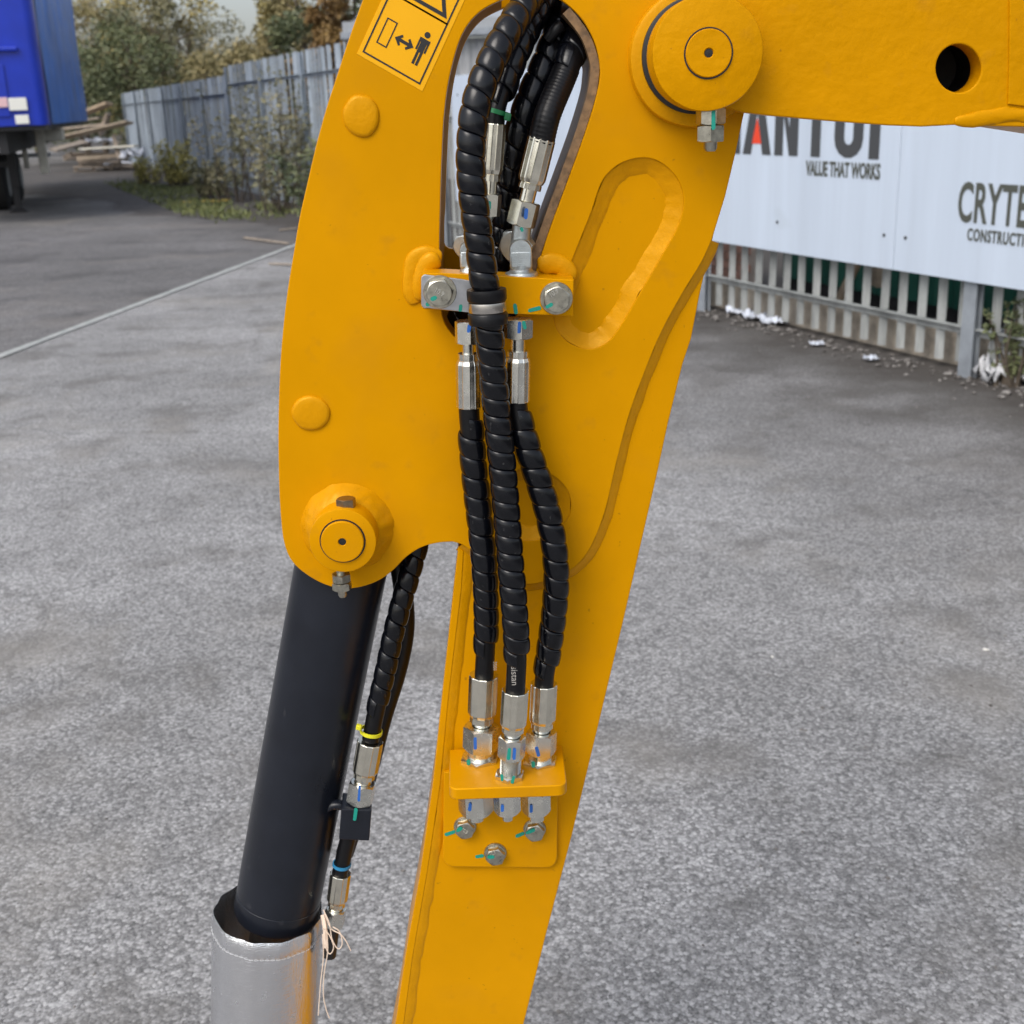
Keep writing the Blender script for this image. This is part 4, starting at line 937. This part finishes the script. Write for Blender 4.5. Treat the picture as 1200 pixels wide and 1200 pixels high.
def hose(label, pts, rad, guard=None, Rg=.0125, pitch=.0175, hand=-1, m='rubber'):
    P = [W(*p) for p in pts]
    h = tube(MB(), P, rad, 20, .006).build('hydraulic_hose', m, ex, 60)
    if label: h['label'] = label
    if guard:
        g = [W(*p) for p in pts[guard[0]:guard[1]]]
        spiral_guard(g, Rg, pitch, hand).build('spiral_guard', 'guard', h, 50)
    return h

# ------------------------------------------------------------------ lower bracket and its three bulkhead fittings
ZP = W(593, 872, YB-.001).z
v_out = []
for (x, y, a0, a1) in ((531, 1004, 90, 180), (641, 1006, 0, 90)): pass
bl = [(520, 905), (654, 905), (653, 1000)]+circ(641, 1004, 12, 13, 8, 0, 90)+circ(532, 1003, 13, 13, 8, 90, 180)
brk = plate('bulkhead_bracket', [bl], 'yellow', ex, YB-.0075, .0074, .0012)
fl = U(526, 923, ZP); fr_ = U(664.5, 922, ZP); Ybk = YB-.0078
yf = (fl.y+fr_.y)/2
def level_plate(name, pts, z1, th, m, parent, bev=.0012):
    n = len(pts); vs = [Vector((x, y, z1-th)) for x, y in pts]+[Vector((x, y, z1)) for x, y in pts]
    return MB().add(vs, [tuple(range(n-1, -1, -1)), tuple(range(n, 2*n))]+[(i, (i+1) % n, n+(i+1) % n, n+i) for i in range(n)]).build(name, m, parent, 30, bev, 2)
bk0 = U(527.5, 871, ZP); bk1 = U(659, 874, ZP); rr = .010
xl, xr = fl.x, fr_.x
lp_ = [(bk0.x, Ybk-.0005), (xl, yf+rr)]+[(xl+rr-rr*math.cos(R(a)), yf+rr-rr*math.sin(R(a))) for a in range(15, 91, 15)]+[(xr-rr+rr*math.sin(R(a)), yf+rr-rr*math.cos(R(a))) for a in range(0, 90, 15)]+[(xr, yf+rr), (bk1.x, Ybk-.0005)]
level_plate('bracket_shelf', lp_, ZP, .0130, 'yellow', brk)
def bolt(parent, x, y, Yw, wr, hr, m, mark_at=None, head=.009, txt=True, ph=0.):
    P = W(x, y, Yw); k = mpp(P)
    b = lathe(MB(), P, (0, -1, 0), [(wr*k, 0), (wr*k, .0012), (wr*k*.97, .0018), (hr*k*.9, .0018)], 40).build('washer', m, parent, 35)
    bh = hexnut(MB(), P+Vector((0, -.0018, 0)), (0, -1, 0), hr*k*.90, head, False, True, ph).build('bolt', m, parent, 30)
    if wr < 15: lathe(MB(), P+Vector((0, -.0018, 0)), (0, -1, 0), [(hr*k*.98, 0), (hr*k*1.06, .0006), (hr*k*1.06, .0016), (hr*k*.9, .0022)], 40).build('flange', m, parent, 35)
    if txt:
        M = XZ(P+Vector((-hr*k*.42, -.0018-head-.0001, hr*k*.15)))
        text_mesh('grade_mark', '10.9', hr*k*.55, 'zinc', parent, M @ Matrix.Rotation(random.uniform(-.8, .8), 4, 'Z'), .8, 0, .0005)
    return P
for (x, y, ma) in ((545, 968, 1), (626.5, 971, 1), (580.5, 999, 1)):
    bolt(brk, x, y, YB-.0077, 13.2, 11.2, 'bolt_steel', txt=True, ph=.2)
for a in ((523, 978, 532, 975), (606, 980, 612.5, 977), (559, 1004, 565, 1003)): mark('paint_mark', *a, 4.2, YB-.0081, 'teal_paint', brk)
for a in ((536.5, 973.5, 540, 971), (618, 976, 625, 973), (573, 1004.5, 577.5, 1004.5)): mark('paint_mark', *a, 4.2, YB-.0196, 'teal_paint', brk)

def port(x_, yb_, parent):                                            # where a fitting stands on the shelf
    return U(x_, yb_, ZP)
def zpx(P, y): return W(600, y, P.y).z
def fit_z(P, y):                                                      # height of the photograph row y on the fitting's own axis
    lo, hi = P.z-.3, P.z+.6
    for _ in range(40):
        mz = (lo+hi)/2; v = Vector((P.x, P.y, mz))-CAM; yy = 600-F*v.dot(UP)/v.dot(FWD)
        if yy > y: lo = mz
        else: hi = mz
    return (lo+hi)/2
UPZ = Vector((0, 0, 1))
def atz(P, z): return Vector((P.x, P.y, z))

PL, PM, PR_ = U(563, 889, ZP), U(597.5, 910, ZP), U(633, 892, ZP)
# hose on the left of the pair
def fitting(h, P, ys, ws, xt, threaded=False, stub=9, low=(925, 951), xl=None):
    """ys: base nut top, swivel nut bottom, swivel nut top, ferrule bottom, ferrule top (photo rows at the axis); xt: column of the ferrule top"""
    k = mpp(P); zb_, zn0, zn1, zf0, zf1 = [fit_z(P, y) for y in ys]
    tp = W(xt, ys[4], P.y); D_ = Vector(((tp.x-P.x)/(zf1-ZP), 0, 1)); D_n = D_.normalized()
    def az(z): return Vector((P.x, P.y, ZP))+D_*(z-ZP)
    hexnut(MB(), az(ZP+.0002), UPZ, ws[0]*k/2/1.08, zb_-ZP, False, True, .35).build('bulkhead_nut', 'zinc', h, 30)
    if threaded: thread(h, az(zb_-.0005), D_n, ws[0]*k*.36, zn0-zb_+.001, 'zinc')
    else: cyl(h, az(zb_-.0005), az(zn0+.001), ws[1]*k*.40, 'zinc', 'union')
    hexnut(MB(), az(zn0), D_n, ws[1]*k/2/1.08, zn1-zn0, True, True, .10, hole=ws[3]*k*.58).build('swivel_nut', 'zinc', h, 30)
    cyl(h, az(zn1-.004), az(zf0+.001), ws[3]*k/2, 'zinc', 'hose_stem')
    ferrule(h, az(zf1), az(zf0), ws[2])
    # below the shelf
    Q = P; P = W(xl, 948, P.y); P = Vector((P.x, Q.y, Q.z)); zt_ = ZP-.0136; z0, z1 = min(zt_-.002, fit_z(P, low[0])), fit_z(P, low[1])
    cyl(h, atz(P, zt_), atz(P, z0-.002), ws[4]*k*.42, 'zinc', 'lower_union')
    hexnut(MB(), atz(P, z0), -UPZ, ws[4]*k/2/1.08, z0-z1, True, True, .06).build('lower_nut', 'zinc', h, 30)
    cyl(h, atz(P, z1+.001), atz(P, z1-.010), stub*k, 'zinc', 'pipe_stub')
def topz(P, y): return fit_z(P, y)

hL = hose('left lower hose in black spiral wrap', [(549.3, 468, 1.163), (550, 488, 1.163), (552, 510, 1.163), (556, 555, 1.164), (561, 600, 1.166), (566, 645, 1.168), (569, 690, 1.171), (570, 730, 1.175), (569, 762, PL.y), (567.8, 782, PL.y), (567, 800, PL.y)], .0100, (1, 10), .0134, .0200)
fitting(hL, PL, (885, 877, 850, 845, 791), (45, 40, 35, 20, 39, 34), 567, xl=558)
hM = hose('front hose in spiral wrap running through the clamp', [(668, -70, 1.285), (648, -42, 1.255), (625, -8, 1.205), (598, 32, 1.168), (573, 80, 1.148), (557, 128, 1.139), (552, 175, 1.136), (553, 215, 1.136), (558, 255, 1.136), (563, 295, 1.136), (568, 335, 1.136), (572, 370, 1.136), (576, 420, 1.142), (581, 470, 1.146), (586, 520, 1.146), (591, 570, 1.146), (596, 630, 1.143), (601, 690, 1.139), (604.5, 735, 1.135), (605.5, 768, PM.y), (604.8, 790, PM.y), (603.6, 815, PM.y)], .0100, (0, 21), .0136, .0172)
fitting(hM, PM, (905, 887, 863, 857, 809), (34, 30, 32, 17, 30, 33), 604, True, 6, xl=594.5)
hR = hose('right lower hose bowed outward in spiral wrap', [(606, 460, 1.163), (606.3, 479, 1.163), (611, 500, 1.161), (620, 530, 1.159), (632, 566, 1.158), (643, 605, 1.158), (650, 645, 1.159), (652, 685, 1.161), (648, 730, 1.165), (642, 770, PR_.y), (638.5, 790, PR_.y), (637, 808, PR_.y)], .0100, (1, 12), .0135, .0196)
fitting(hR, PR_, (889, 881, 857, 852, 801), (40, 34, 32, 19, 32, 33), 637.5, xl=628.5)
def afw(P, w): return P.y-w*mpp(P)/2/1.08-.0012                       # just in front of a nut's near face
for (h, x0, y0, x1, y1, w, Y, m) in ((hL, 557, 866, 557, 877, 3.6, afw(PL, 40), 'blue_paint'), (hL, 549, 892, 549, 895, 4.5, afw(PL, 40)-.001, 'teal_paint'), (hM, 597, 879, 596, 889, 4, afw(PM, 30), 'teal_paint'), (hM, 603, 879, 602.5, 889, 3.5, afw(PM, 30), 'blue_paint'),
        (hM, 588, 909, 588.5, 914, 3.5, afw(PM, 31)-.0005, 'teal_paint'), (hM, 602, 911, 600.5, 917, 3.5, afw(PM, 31)-.001, 'teal_paint'), (hR, 629, 877, 631, 885, 4, afw(PR_, 34), 'blue_paint'), (hR, 625, 894, 625, 898, 4, afw(PR_, 35)-.001, 'teal_paint'),
        (hL, 551, 943, 550.5, 949, 4, afw(PL, 39), 'blue_paint'), (hM, 588.5, 945, 588.5, 950, 3.5, afw(PM, 30), 'blue_paint'), (hR, 622.5, 945, 622.5, 951, 3.5, afw(PR_, 32), 'blue_paint')):
    mark('paint_mark', x0, y0, x1, y1, w, Y, m, h)
# printed words on the bare ends of the hoses
Pm = W(599, 781, PM.y-.0103)
text_mesh('hose_print', 'sistan', .0095, 'print_grey', hM, XZ(Pm) @ Matrix.Rotation(R(-90), 4, 'Z'), 1.0, 0, .00008)
Pm = W(578, 775, PL.y-.0085)
text_mesh('hose_print', '3501', .0055, 'print_grey', hL, XZ(Pm) @ Matrix.Rotation(R(-93), 4, 'Z'), 1.0, 0, .00008)

# upper ends of the two lower hoses, hanging under the clamp bar
def hang(h, x, ys, ws, Y, xb):
    P = W(x, ys[0], Y); k = mpp(P); z0, z1, zf0, zf1 = [fit_z(P, y) for y in ys]
    e = W(xb, ys[3], Y); D_ = Vector(((e.x-P.x)/(zf1-z0), 0, 1)); dn = -D_.normalized()
    def az(z): return Vector((P.x, P.y, z0))+D_*(z-z0)
    hexnut(MB(), az(z0), dn, ws[0]*k/2/1.08, z0-z1, True, True, .3, hole=ws[1]*k*.56).build('swivel_nut', 'zinc', h, 30)
    cyl(h, az(z1+.003), az(zf0-.001), ws[1]*k/2, 'zinc', 'hose_stem')
    ferrule(h, az(zf1), az(zf0), ws[2], 'zinc')
hang(hL, 548, (376, 402, 414, 477), (30, 14, 29), 1.163, 549.5)
hang(hR, 607.5, (373, 396, 411, 470), (33, 17, 29), 1.163, 606)
for (h, x0, y0, x1, y1, w, m) in ((hL, 550, 382, 549, 388, 4, 'blue_paint'), (hR, 608.5, 379, 608, 389, 3.6, 'blue_paint'), (hR, 613.5, 378, 615, 384, 4, 'teal_paint')):
    mark('paint_mark', x0, y0, x1, y1, w, 1.1485, m, h)

# ------------------------------------------------------------------ clamp bar across the slot
YC = 1.166
bar = plate('clamp_bar', [[(494, 320), (520, 320), (672.5, 328), (671.5, 370.5), (560, 366.5), (495, 362)]], 'yellow', ex, YC, .0325, .001)
bead('weld_bead', [(518, 302), (500, 300), (488, 306), (484, 322), (483, 342), (487, 356)], .0095, YA-.0003, 'yellow_weld', bar, .38)
bead('weld_bead', [(516, 304), (502, 310), (494, 330), (494, 352)], .0095, YA-.0020, 'yellow_weld', bar, .55)
bead('weld_bead', [(630, 311), (645, 309), (658, 312), (664, 320), (667, 330)], .0100, YA-.0003, 'yellow_weld', bar, .36)
cp = [(500, 322), (540, 327), (562, 331), (562, 370), (548, 366), (500, 361)]+circ(499, 356, 5.5, 5.5, 5, 90, 180)+circ(499, 327, 5.5, 5.5, 5, 180, 265)
plate('clamp_plate', [cp], 'steel_plate', bar, YC-.0026, .0024, .0006)
bolt(bar, 515.5, 342, YC-.0028, 19.5, 16.2, 'bolt_steel', ph=.15); bolt(bar, 652, 349.5, YC-.0002, 19.2, 16, 'bolt_steel', ph=.4)
for a, Y in (((506.5, 350.5, 510, 349), YC-.0142), ((501, 357, 504, 354), YC-.0032), ((540, 359, 539.5, 363), YC-.0032), ((603.5, 358, 604.5, 366), YC-.0005), ((621, 364, 632, 361), YC-.0005), ((641.5, 359.5, 646, 357), YC-.0115)):
    mark('paint_mark', *a, 4.4, Y, 'teal_paint', bar)
# rubber lined P-clamp round the front hose
C0, C1 = W(570, 340, 1.136), W(572.2, 378, 1.136); ax = (C1-C0); Lc = ax.length; kr_ = mpp(C0)
r1 = 23.5*kr_
lathe(MB(), C0, ax, [(r1*.70, -.001), (r1*.98, -.001), (r1, .001), (r1*1.0, Lc*.28), (r1*.95, Lc*.33), (r1*.90, Lc*.35), (r1*.90, Lc*.66), (r1*.95, Lc*.68), (r1*1.0, Lc*.72), (r1*1.0, Lc-.001), (r1*.98, Lc+.001), (r1*.7, Lc+.001)], 40, close=False).build('clamp_rubber', 'rubber', bar, 40)
lathe(MB(), C0, ax, [(r1*.88, Lc*.36), (r1*.945, Lc*.36), (r1*.95, Lc*.37), (r1*.95, Lc*.64), (r1*.945, Lc*.65), (r1*.88, Lc*.65)], 40, close=False).build('clamp_band', 'steel_band', bar, 35)

# ------------------------------------------------------------------ elbow fittings standing on the bar, and the upper hoses
def elbow_axis(Yb_, xn, yn, dx, nut_h, fer_l):
    N = W(xn, yn, Yb_+.012); d = (W(xn+dx*10, yn-100, Yb_+.012)-N).normalized(); k = mpp(N)
    return N, d, N+d*((nut_h*.5+14+fer_l)*k)                          # nut centre, direction, end of the ferrule
def elbow(h, xb, Yb_, N, d, nut_w, nut_h, fer_w, fer_l, m='zinc_cast', flange=19.5, body=13, cs=1.):
    B = W(xb, 326, Yb_); k = mpp(B)
    lathe(MB(), B-UPZ*.001, UPZ, [(flange*k*.96, 0), (flange*k, .001), (flange*k, .0052), (flange*k*.95, .0066), (body*k*1.12, .0076), (body*k*.98, .0095), (body*k*.98, .014)], 40).build('elbow_base', m, h, 35)
    hgt = (306-276)*k; r = body*k
    MB().box(B+UPZ*(.010+hgt*.34), r*2, r*1.8, hgt*.70).build('elbow_body', m, h, 40, .0022, 3)
    lathe(MB(), B+UPZ*(.010+hgt*.68)+Vector((0, r*1.0, 0)), (0, -1, 0), [(r*.96, 0), (r*.995, .001), (r*.995, r*1.88-.0016), (r*.93, r*1.88)], 40).build('elbow_crown', m, h, 35)
    hexnut(MB(), B+UPZ*(.010+hgt*.80)+Vector((-.001, .022, 0)), (-.45, -1, -.22), r*1.48*cs, .010, True, True, .2).build('elbow_collar', m, h, 30)
    tb0 = MB(); tube(tb0, [B+UPZ*(.010+hgt*.85)+Vector((0, .012, 0)), N-d*.004], r*.86, 24); tb0.build('elbow_neck', m, h, 50)
    kn = mpp(N)
    hexnut(MB(), N-d*nut_h*kn*.5, d, nut_w*kn/2/1.08, nut_h*kn, True, True, 1.25, hole=fer_w*kn*.32).build('swivel_nut', 'zinc_yellow', h, 30)
    s1 = N+d*(nut_h*.5+14)*kn
    cyl(h, N+d*nut_h*kn*.4, s1+d*.001, fer_w*kn*.28, 'zinc_yellow', 'hose_stem')
    ferrule(h, s1+d*fer_l*kn, s1, fer_w)
def hose_w(label, P, rad, guard=None, Rg=.0125, pitch=.0175, hand=-1):
    h = tube(MB(), P, rad, 20, .006).build('hydraulic_hose', 'rubber', ex, 60); h['label'] = label
    if guard: spiral_guard(P[guard[0]:guard[1]], Rg, pitch, hand).build('spiral_guard', 'guard', h, 50)
    return h
Nu, du, Eu = elbow_axis(1.184, 613.5, 250, 2.45, 29, 58)
up_pts = [W(658, 95, 1.212), W(670, 62, 1.226), W(678, 30, 1.247), W(676, -5, 1.27), W(660, -45, 1.29)]
hU = hose_w('upper right ribbed hose leaving the elbow fitting', [Eu-du*.012, Eu, Eu+du*.022]+up_pts, .0122)
elbow(hU, 611, 1.184, Nu, du, 33, 29, 33, 58)
spiral_guard([W(662, 86, 1.216)]+up_pts[1:]+[W(640, -70, 1.30)], .0150, .0210).build('spiral_guard', 'guard', hU, 50)
# fine cover ribs of the bare hose
CC = catmull([Eu-du*.004, Eu+du*.022, W(658, 95, 1.212), W(664, 80, 1.219)], .0011); mbx = MB(); tube(mbx, CC, lambda t: .0125+.00018*math.sin(t*len(CC)*1.9), 24); mbx.build('cover_rib', 'rubber', hU, 70)
mark('paint_mark', 617, 246, 616, 255, 4, 1.1775, 'blue_paint', hU); mark('paint_mark', 611, 268, 612, 270, 3.5, 1.166, 'teal_paint', hU)

Nv, dv_, Ev = elbow_axis(1.184, 574, 240, .75, 26, 64)
hV = hose_w('upper left hose behind the front hose', [Ev-dv_*.012, Ev, Ev+dv_*.014, W(591, 100, 1.204), W(600, 74, 1.209), W(612, 46, 1.220), W(628, 14, 1.240), W(645, -20, 1.265), W(655, -50, 1.285)], .0082, (2, 9), .0132, .0185)
elbow(hV, 551, 1.184, Nv, dv_, 25, 26, 25, 64, flange=15, body=11, cs=.85)
lathe(MB(), W(583.5, 131, 1.197), (W(587, 118, 1.197)-W(583.5, 131, 1.197)), [(.0106, -.002), (.0118, -.002), (.0118, .002), (.0106, .002)], 32, close=False).build('cable_tie', 'green_tie', hV, 40)
MB().box(W(595, 137, 1.183), .006, .008, .007, Matrix.Rotation(R(15), 3, 'Y')).build('cable_tie_head', 'green_tie', hV, 0, .0015)
mark('paint_mark', 573, 238, 573, 244, 5, 1.1795, 'teal_paint', hV)
hose('inner hose in spiral wrap passing down inside the arm', [(535, 430, 1.262), (534, 395, 1.255), (545, 362, 1.245), (568, 335, 1.240), (586, 305, 1.238), (589, 270, 1.238), (590, 238, 1.235), (596, 200, 1.228), (606, 160, 1.222), (620, 118, 1.222), (637, 78, 1.230), (652, 40, 1.245), (662, 5, 1.262), (668, -40, 1.285)], .0098, (0, 14), .0140, .0200)
hose('hindmost hose low in the slot', [(600, 430, 1.275), (600, 380, 1.272), (599, 330, 1.270), (600, 290, 1.270), (603, 250, 1.268), (606, 215, 1.262), (613, 175, 1.258), (627, 120, 1.262), (640, 80, 1.272), (652, 30, 1.285), (660, -40, 1.30)], .0098, (0, 11), .0135, .0200)
tieb = MB(); tube(tieb, [W(642, 46, 1.225), W(650, 36, 1.222), W(657, 30, 1.224)], .006, 8, .004); tieb.build('rubber_tab', 'rubber', hU, 50)

# ------------------------------------------------------------------ cylinder
YCy = 1.262
A0, A1 = W(404.5, 640, YCy), W(322.5, 1072, YCy); axc = (A1-A0); Lc = axc.length; axn = axc.normalized(); Rc = .0502
cyl_o = lathe(MB(), A0, axc, [(Rc, 0), (Rc, Lc*.935), (Rc-.0006, Lc*.936), (Rc-.0006, Lc*.939), (Rc, Lc*.940), (Rc, Lc-.008), (Rc-.002, Lc-.003), (Rc-.008, Lc), (.02, Lc+.001)], 96).build('hydraulic_cylinder', 'barrel', ex, 40)
cyl_o['label'] = 'dark blue black cylinder barrel'
cyl(cyl_o, A1-axn*.01, A1+axn*.40, .026, 'steel_band', 'piston_rod', 40)
eye = W(401.5, 634, YF); lathe(MB(), Vector((eye.x, YA+.0115, eye.z)), (0, 1, 0), [(.042, 0), (.042, .092)], 48).build('cylinder_eye', 'barrel', cyl_o, 40)
# pipe block welded to the barrel
Bk = W(417, 957, 1.228); Mk = Matrix.Rotation(R(8), 3, 'Y') @ Matrix.Rotation(R(4), 3, 'Z')
MB().box(Bk, .034, .034, .040, Mk).build('port_block', 'barrel', cyl_o, 0, .0012)
bead('weld_bead', [(378, 950), (388, 944), (397, 943), (404, 946)], .0055, 1.234, 'barrel', cyl_o, 1.0)
def pipe_fit(h, Pn, d, nw, nh, fw, flen, m='zinc_yellow', stem=10):
    k = mpp(Pn)
    hexnut(MB(), Pn-d*nh*k/2, d, nw*k/2/1.08, nh*k, True, True, .35, hole=fw*k*.34).build('swivel_nut', 'zinc', h, 30)
    cyl(h, Pn+d*nh*k*.35, Pn+d*(nh*.5+stem)*k, fw*k*.32, m, 'hose_stem')
    s1 = Pn+d*(nh*.5+stem-1)*k; ferrule(h, s1+d*flen*k, s1, fw, m)
hC = hose('cylinder hose in spiral wrap beside the dark barrel', [(497, 610, 1.25), (488, 645, 1.245), (478, 680, 1.240), (468, 715, 1.236), (459, 752, 1.233), (451, 790, 1.230), (444, 820, 1.228), (439, 842, 1.227), (434, 868, 1.227)], .0096, (0, 8), .0120, .0190)
dC = (W(434, 866, 1.227)-W(423, 928, 1.227)).normalized()
pipe_fit(hC, W(423.5, 928, 1.227), dC, 31, 26, 31, 48, stem=8)
lathe(MB(), W(435, 857, 1.227), dC, [(.0112, -.002), (.0126, -.002), (.0126, .002), (.0112, .002)], 32, close=False).build('cable_tie', 'yellow_tie', hC, 40)
MB().box(W(420.5, 852, 1.216), .006, .006, .006, Matrix.Rotation(R(15), 3, 'Y')).build('cable_tie_head', 'yellow_tie', hC, 0, .0012)
mark('paint_mark', 421.5, 922, 420.5, 938, 3, 1.2095, 'blue_paint', hC); mark('paint_mark', 417, 949, 415.5, 960, 4.2, 1.2085, 'teal_paint', hC)
hose('smooth black hose behind the wrapped cylinder hose', [(466, 650, 1.275), (472, 690, 1.272), (475, 722, 1.268), (473, 752, 1.264), (464, 792, 1.260), (449, 840, 1.258), (436, 890, 1.258), (420, 950, 1.262), (404, 1000, 1.27)], .0106)
hD = hose('short black hose below the port block', [(412, 968, 1.232), (406, 990, 1.234), (401, 1012, 1.236), (398, 1024, 1.237)], .0092)
dD = (W(401, 1012, 1.237)-W(393, 1072, 1.237)).normalized()
pipe_fit(hD, W(392.5, 1074, 1.237), dD, 24, 22, 25, 44, stem=6)
lathe(MB(), W(400.5, 1013, 1.236), dD, [(.0095, -.0018), (.0108, -.0018), (.0108, .0018), (.0095, .0018)], 32, close=False).build('marker_ring', 'blue_ring', hD, 40)
cyl(hD, W(391, 1080, 1.237), W(386, 1120, 1.24), .008, 'black_pipe', 'lower_pipe')

# ------------------------------------------------------------------ silver protective sleeve over the rod end
S0, S1 = W(315, 1068, YCy), W(305, 1330, YCy); sax = (S1-S0); Ls = sax.length; Rs = .0655; sn = sax.normalized()
def sfn(th, t):
    u = t/Ls; poly = 1-.026*(1-min(1, u*3))*(.5+.5*math.cos(th*11+1.2+2*noise.noise(Vector((th, 0, 0))))); return poly*(1+.022*noise.noise(Vector((math.cos(th)*1.5, math.sin(th)*1.5, u*3))) + .012*noise.noise(Vector((math.cos(th)*5, math.sin(th)*5, u*1.2))))
prof = [(Rs*.945, .10), (Rs*.945, .03), (Rs*.952, .002), (Rs*.975, -.0018), (Rs*1.0, .0015), (Rs*1.004, .012), (Rs*1.003, .0195), (Rs*.995, .0205), (Rs*.999, .022)]+[(Rs*(1-.0*i), .022+(Ls-.022)*i/30) for i in range(1, 31)]
slv = lathe(MB(), S0, sax, prof, 104, close=False, fn=sfn, ref=(0, -1, 0)).build('protective_sleeve', 'zinc', ex, 50)
slv['label'] = 'silver foil sleeve round the foot of the cylinder'
MATS['zinc']; slv.data.materials.clear()
fm = mat('foil', (.84, .85, .87), .25, 1, var=.02, vscale=50)
nt = fm.node_tree; bs = nt.nodes['Principled BSDF']
ge = nt.nodes.new('ShaderNodeNewGeometry'); sc_ = nt.nodes.new('ShaderNodeVectorMath'); sc_.operation = 'MULTIPLY'; sc_.inputs[1].default_value = (700, 700, 90)
nz2 = nt.nodes.new('ShaderNodeTexNoise'); nz2.inputs['Scale'].default_value = 1
sc2 = nt.nodes.new('ShaderNodeVectorMath'); sc2.operation = 'MULTIPLY'; sc2.inputs[1].default_value = (70, 70, 900); nz3 = nt.nodes.new('ShaderNodeTexNoise'); nz3.inputs['Scale'].default_value = 1
ad = nt.nodes.new('ShaderNodeMath'); bpp = nt.nodes.new('ShaderNodeBump'); bpp.inputs['Distance'].default_value = .0004
nt.links.new(ge.outputs['Position'], sc_.inputs[0]); nt.links.new(sc_.outputs[0], nz2.inputs['Vector']); nt.links.new(ge.outputs['Position'], sc2.inputs[0]); nt.links.new(sc2.outputs[0], nz3.inputs['Vector'])
sc3 = nt.nodes.new('ShaderNodeVectorMath'); sc3.operation = 'MULTIPLY'; sc3.inputs[1].default_value = (42, 42, 9); nz4 = nt.nodes.new('ShaderNodeTexNoise'); nz4.inputs['Scale'].default_value = 1; nz4.inputs['Detail'].default_value = 4
bp4 = nt.nodes.new('ShaderNodeBump'); bp4.inputs['Distance'].default_value = .0025; nt.links.new(ge.outputs['Position'], sc3.inputs[0]); nt.links.new(sc3.outputs[0], nz4.inputs['Vector']); nt.links.new(nz4.outputs['Fac'], bp4.inputs['Height']); nt.links.new(bp4.outputs[0], bpp.inputs['Normal'])
nt.links.new(nz2.outputs['Fac'], ad.inputs[0]); nt.links.new(nz3.outputs['Fac'], ad.inputs[1]); nt.links.new(ad.outputs[0], bpp.inputs['Height']); nt.links.new(bpp.outputs[0], bs.inputs['Normal'])
slv.data.materials.append(fm)
a_, b_, x_ = basis(sax, (0, -1, 0))
stm = MB(); nst = 64                                                   # stitched seam round the hem
for i in range(nst):
    if i % 1 == 0:
        q = []
        for t in (0, .5, .82):
            th = 2*math.pi*(i+t)/nst; r = Rs*(1.004*sfn(th, .0205))+(.0006 if t == .5 else -.0004); q.append(S0+sn*.0205+(a_*math.cos(th)+b_*math.sin(th))*r)
        tube(stm, q, .0003, 5)
stm.build('stitching', 'white_thread', slv, 50)
def strand(pts, r=.0007):
    mb = MB(); tube(mb, [W(*p) for p in pts], r, 6, .002); mb.build('loose_thread', 'string', slv, 50)
strand([(379, 1066, 1.215), (386, 1082, 1.208), (389, 1100, 1.205), (396, 1112, 1.203), (401, 1106, 1.203), (398, 1092, 1.205), (390, 1086, 1.207)])
strand([(380, 1070, 1.213), (388, 1088, 1.208), (398, 1094, 1.204), (405, 1102, 1.202), (411, 1114, 1.202)])
strand([(383, 1090, 1.21), (384, 1115, 1.207), (380, 1140, 1.206), (379, 1165, 1.206), (382, 1182, 1.206), (386, 1193, 1.206)])
strand([(378, 1095, 1.211), (379, 1120, 1.209), (376, 1150, 1.208), (374, 1175, 1.208), (373, 1190, 1.208)])
strand([(378, 1088, 1.211), (386, 1096, 1.207), (391, 1110, 1.205), (386, 1118, 1.206), (380, 1106, 1.208)])
bow = MB(); tube(bow, [W(378, 1072, 1.222), W(381, 1088, 1.214), W(382, 1110, 1.210)], .0028, 8, .003, wob=.4); bow.build('tie_cord', 'string', slv, 50)

# ------------------------------------------------------------------ what carries on below the frame: arm tip, rod link and bucket on the ground
tip = W(487, 1400, 1.26)
tb_ = lathe(MB(), Vector((tip.x, YB-.03, tip.z)), (0, 1, 0), [(.05, 0), (.055, .004), (.055, .166), (.05, .17)], 40).build('bucket_pin_boss', 'yellow', arm, 40)
rodend = A1+axn*.40
bk = []; n = 16
for i in range(n+1):
    a = R(200+190*i/n); bk.append((tip.x-.10+.20*math.cos(a), .20+.20*math.sin(a)))
bk += [(tip.x+.07, tip.z+.02), (tip.x-.07, tip.z+.03)]
bucket = plate('bucket', [bk], 'yellow_cast', ex, 1.10, .012, .001, px=False)
plate('bucket_side', [bk], 'yellow_cast', bucket, 1.41, .012, .001, px=False)
vs = []
for x, z in bk[:n+1]: vs += [(x, 1.113, z), (x, 1.409, z)]
o = MB().add(vs, [(2*i, 2*i+1, 2*i+3, 2*i+2) for i in range(n)]).build('bucket_shell', 'yellow_cast', bucket, 40)
mo = o.modifiers.new('thickness', 'SOLIDIFY'); mo.thickness = .008
lk = MB(); tube(lk, [rodend, Vector((tip.x-.12, YCy, tip.z-.02))], .022, 12); lk.build('bucket_link', 'yellow_cast', bucket, 40)
